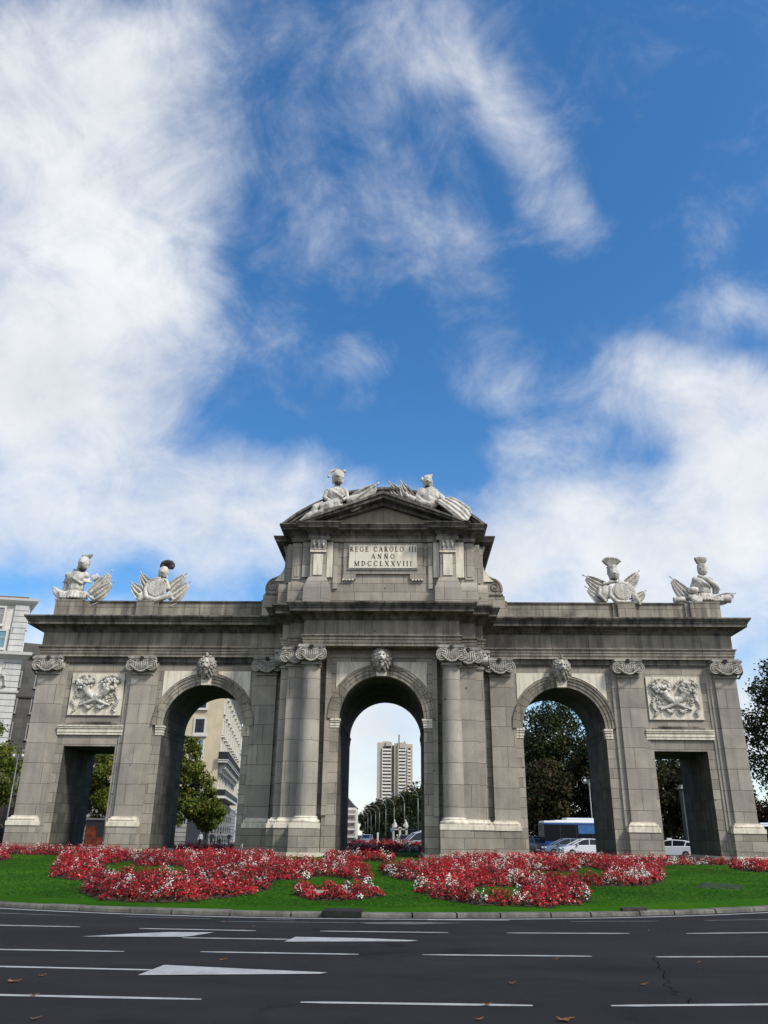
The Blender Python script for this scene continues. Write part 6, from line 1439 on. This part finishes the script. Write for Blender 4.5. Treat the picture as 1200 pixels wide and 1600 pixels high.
def bus(name, label, x, y, rz, side=BUSB, ad=True):
    t = thing(name, (x, y, 0), label, 'bus', 'city buses beyond the gate', rz=rz)
    def rb(b, x0, x1, w, z0, z1, r=.18):
        P = [(-w+r*(1-math.cos(R(a))), z1-r+r*math.sin(R(a))) for a in range(0, 91, 30)]; P = [(-w, z0)]+P+[(-p[0], p[1]) for p in reversed(P)]+[(w, z0)]
        b.prism(P, x0, x1, 'x')
    b = MB(); rb(b, -6, 6, 1.25, .35, 2.95); b.build('body', side, t, local=True)
    b = MB(); rb(b, -5.9, 5.95, 1.16, 2.95, 3.12, .12); rb(b, -4.8, 3.6, 1.02, 3.12, 3.42, .14); rb(b, -5.2, 4.8, 1.08, 3.10, 3.2, .08); b.build('roof', CARW, t, local=True)
    b = MB(); b.box(-6.015, 6.015, -1.262, 1.262, 1.25, 2.80); b.build('window_band', TINT, t, local=True)
    b = MB()
    for k in range(7): xx = -5.2+k*1.6; b.box(xx-.04, xx+.04, -1.275, 1.275, 1.25, 2.8)
    b.build('window_pillar', DARKMETAL, t, local=True)
    if ad:
        for s in (-1, 1): MB().box(-1.9, 2.6, s*1.27, s*1.285, 1.95, 2.75).build('side_poster', BUSAD, t, local=True)
        b = MB()          # white ring emblem with a tail on the blue flank
        for s in (-1, 1):
            pr = []; m = 26
            for i in range(m): a = R(-30+290*i/(m-1)); pr.append((4.3+.55*math.cos(a), .78+.40*math.sin(a)))
            ir = [(4.3+.37*math.cos(R(-30+290*i/(m-1))), .78+.25*math.sin(R(-30+290*i/(m-1)))) for i in range(m)]
            for i in range(m-1): b.prism([pr[i], pr[i+1], ir[i+1], ir[i]], s*1.255, s*1.272)
            b.prism([(3.8, .74), (4.75, .74), (4.75, .86), (3.8, .86)], s*1.255, s*1.276)
        b.build('emblem', CARW, t, local=True)
    for xx in (-3.6, 3.4):
        for s in (-1, 1):
            w_ = MB().lathe([(.28, -.13), (.48, -.13), (.5, 0), (.48, .13), (.28, .13)], (xx, s*1.15, .5), 22, 'y').build('wheel', RUBBER, t, local=True, smooth=True, angle=40)
            MB().lathe([(.28, s*.135), (.1, s*.16), (.02, s*.16)], (xx, s*1.15, .5), 16, 'y').build('rim', STEEL, w_, local=True)
    for s in (-1, 1):
        MB().ell((5.98, s*.95, .75), (.08, .18, .12)).build('headlight', LAMPCLR, t, local=True, smooth=True)
        b = MB(); b.tube([(5.9, s*1.2, 2.8), (6.35, s*1.35, 2.75)], .03, 5); b.box(6.28, 6.36, s*1.28, s*1.46, 2.2, 2.75); b.build('mirror', DARKMETAL, t, local=True)
    MB().box(5.99, 6.03, -.8, .8, 2.84, 2.92).build('destination_panel', DARKMETAL, t, local=True)
bus('city_bus', 'blue and black city bus with a white roof, seen through the right arch', 20.9, 41.5, R(184))
bus('city_bus', 'white bus passing at the right picture edge behind the gate', 41.5, 38, R(170), side=CARW, ad=False)
def scooter(label, x, y, rz, jacket):
    t = thing('motor_scooter', (x, y, 0), label, 'scooter', 'motor scooters on the avenue', rz=rz)
    b = MB(); b.tube([(-.7, 0, .55), (-.3, 0, .7), (.1, 0, .45), (.5, 0, .5), (.6, 0, .95)], [.16, .2, .12, .14, .06], 8); b.build('body', CARS_, t, local=True, smooth=True)
    for xx in (-.6, .65): MB().lathe([(.12, -.05), (.25, -.05), (.26, 0), (.25, .05), (.12, .05)], (xx, 0, .26), 16, 'y').build('wheel', RUBBER, t, local=True)
    MB().tube([(.55, -.33, 1.0), (.6, 0, .98), (.55, .33, 1.0)], .025, 6).build('handlebar', DARKMETAL, t, local=True)
scooter('scooter under the rider with white helmet in the central arch', .0, 84, R(250), CLGREY)

# ------------------------------------------------------------------ people
def person(label, x, y, rz, top=CLBLACK, legs=CLBLUE, hair=HAIR, z0=0., walk=.0, H=1.72, seated=False, helmet_=None, coat=False, arm=0.1, group='people beyond the gate'):
    t = thing('person', (x, y, z0), label, 'person', group, rz=rz)
    k = H/1.72; s = walk
    # joints: x forward, y left
    J = {}; hip = .93 if not seated else .80
    J['pel'] = (0, 0, hip); J['sp'] = (.0, 0, hip+.22); J['ch'] = (.01, 0, hip+.42); J['nk'] = (.01, 0, hip+.54); J['hd'] = (.02, 0, hip+.62)
    V = []; E = []; Rd = []
    def add(p, r, par):
        V.append(Vector(p)*k); Rd.append(r*k); i = len(V)-1
        if par is not None: E.append((par, i))
        return i
    pel = add(J['pel'], .135, None); sp = add(J['sp'], .125, pel); ch = add(J['ch'], .15, sp); nk = add(J['nk'], .06, ch); nk2 = add((.015, 0, hip+.60), .05, nk)
    for sd, ph in ((1, 1), (-1, -1)):
        hp = add((0, sd*.09, hip-.05), .10, pel)
        if seated: kn = add((.42, sd*.16, hip-.08), .072, hp); an = add((.35, sd*.17, hip-.48), .045, kn); ft = add((.50, sd*.17, hip-.52), .04, an)
        else: kn = add((.10*s*ph+.04, sd*.10, .50), .068, hp); an = add((.26*s*ph-.05*abs(s), sd*.10, .09), .042, kn); ft = add((.26*s*ph+.14, sd*.11, .045), .04, an)
        sh = add((0, sd*.19, hip+.45), .062, ch)
        if seated: el = add((.16, sd*.27, hip+.25), .045, sh); ha = add((.45, sd*.28, hip+.22), .034, el); hf = add((.52, sd*.27, hip+.2), .028, ha)
        else: el = add((-.14*s*ph-.02, sd*.24, hip+.17), .045, sh); ha = add((-.10*s*ph+arm, sd*.25, hip-.07), .034, el); hf = add((-.10*s*ph+arm+.03, sd*.245, hip-.16), .03, ha)
    me = bpy.data.meshes.new('b'); me.from_pydata(V, E, []); o = bpy.data.objects.new('b', me); COL.objects.link(o)
    md = o.modifiers.new('s', 'SKIN'); ss = o.modifiers.new('d', 'SUBSURF'); ss.levels = 2; ss.render_levels = 2
    for i, r_ in enumerate(Rd): me.skin_vertices[0].data[i].radius = (r_, r_*(1.15 if i in (0, 1, 2) else 1)); 
    me.skin_vertices[0].data[0].use_root = True
    dg = bpy.context.evaluated_depsgraph_get(); m2 = bpy.data.meshes.new_from_object(o.evaluated_get(dg)); bpy.data.objects.remove(o); bpy.data.meshes.remove(me)
    m2.materials.clear(); [m2.materials.append(q) for q in (top, legs, SKIN, RUBBER)]
    for p in m2.polygons:
        c = p.center/k; p.use_smooth = True
        p.material_index = 3 if (not seated and c.z < .085) else (1 if c.z < hip+.02 and abs(c.y) < .20 else (2 if (c.z > hip+.53 or (not seated and abs(c.y) > .19 and c.z < hip-.04)) else 0))
    m2.name = 'body'; b = bpy.data.objects.new('body', m2); COL.objects.link(b); b.parent = t
    hm = MB(); hm.ell((.02*k, 0, (hip+.70)*k), (.095*k, .078*k, .118*k), 16, 12); hm.ell((.115*k, 0, (hip+.685)*k), (.02*k, .013*k, .022*k)); hm.ell((.10*k, 0, (hip+.645)*k), (.02*k, .028*k, .008*k))
    for sd in (1, -1): hm.ell((.0, sd*.08*k, (hip+.69)*k), (.018*k, .012*k, .03*k)); hm.ell((.10*k, sd*.03*k, (hip+.71)*k), (.012*k, .013*k, .008*k))
    hm.build('head', SKIN, t, local=True, smooth=True)
    hh = MB(); hh.ell((-.005*k, 0, (hip+.735)*k), (.108*k, .092*k, .10*k) if not helmet_ else (.15*k, .13*k, .14*k), 16, 12)
    if not helmet_: hh.ell((-.06*k, 0, (hip+.68)*k), (.055*k, .075*k, .09*k))
    hh.build('helmet' if helmet_ else 'hair', helmet_ or hair, t, local=True, smooth=True)
    if coat:
        cb_ = MB(); cb_.lathe([(.27*k, .52*k), (.25*k, .75*k), (.20*k, 1.0*k), (.19*k, 1.15*k), (.21*k, 1.32*k), (.14*k, 1.44*k)], (0, 0, 0), 20); cb_.build('coat', top, t, local=True, smooth=True)
    return t
person('person in a long dark coat standing at the left picture edge beside the gate', -25.95, 12, R(200), CLBLACK, CLBLACK, z0=.30, coat=True, walk=.2, H=1.78)
person('pedestrian in a white shirt and dark trousers, through the left arch', -23.0, 56, R(250), CLWHITE, CLBLACK, walk=.5, z0=.0)
person('pedestrian in navy beside the white shirt one, through the left arch', -21.9, 57, R(80), CLBLUE, CLBLUE, walk=.3, H=1.78, z0=.0)
person('pedestrian in dark grey in the middle of the group, through the left arch', -21.2, 58.5, R(100), CLGREY, CLBLACK, walk=.5, z0=.0)
person('pedestrian in black with pale trousers before the shop fronts, through the left arch', -20.6, 61, R(260), CLBLACK, CLGREY, walk=.6, z0=.0)
person('pedestrian in grey jacket at the right jamb of the left arch', -18.0, 58, R(270), CLGREY, CLBLACK, walk=.6, z0=.0)
person('rider in grey with a white helmet sitting on the scooter in the central arch', .03, 84.1, R(250), CLGREY, CLBLUE, seated=True, helmet_=CARW, z0=.05)
person('pedestrian in dark clothes crossing at left in the central arch', -8.2, 88, R(10), CLBLACK, CLBLACK, walk=.7, z0=.0)
person('pedestrian in a pale top crossing farther left in the central arch', -10.2, 92, R(190), CLWHITE, CLBLUE, walk=.6, z0=.0)
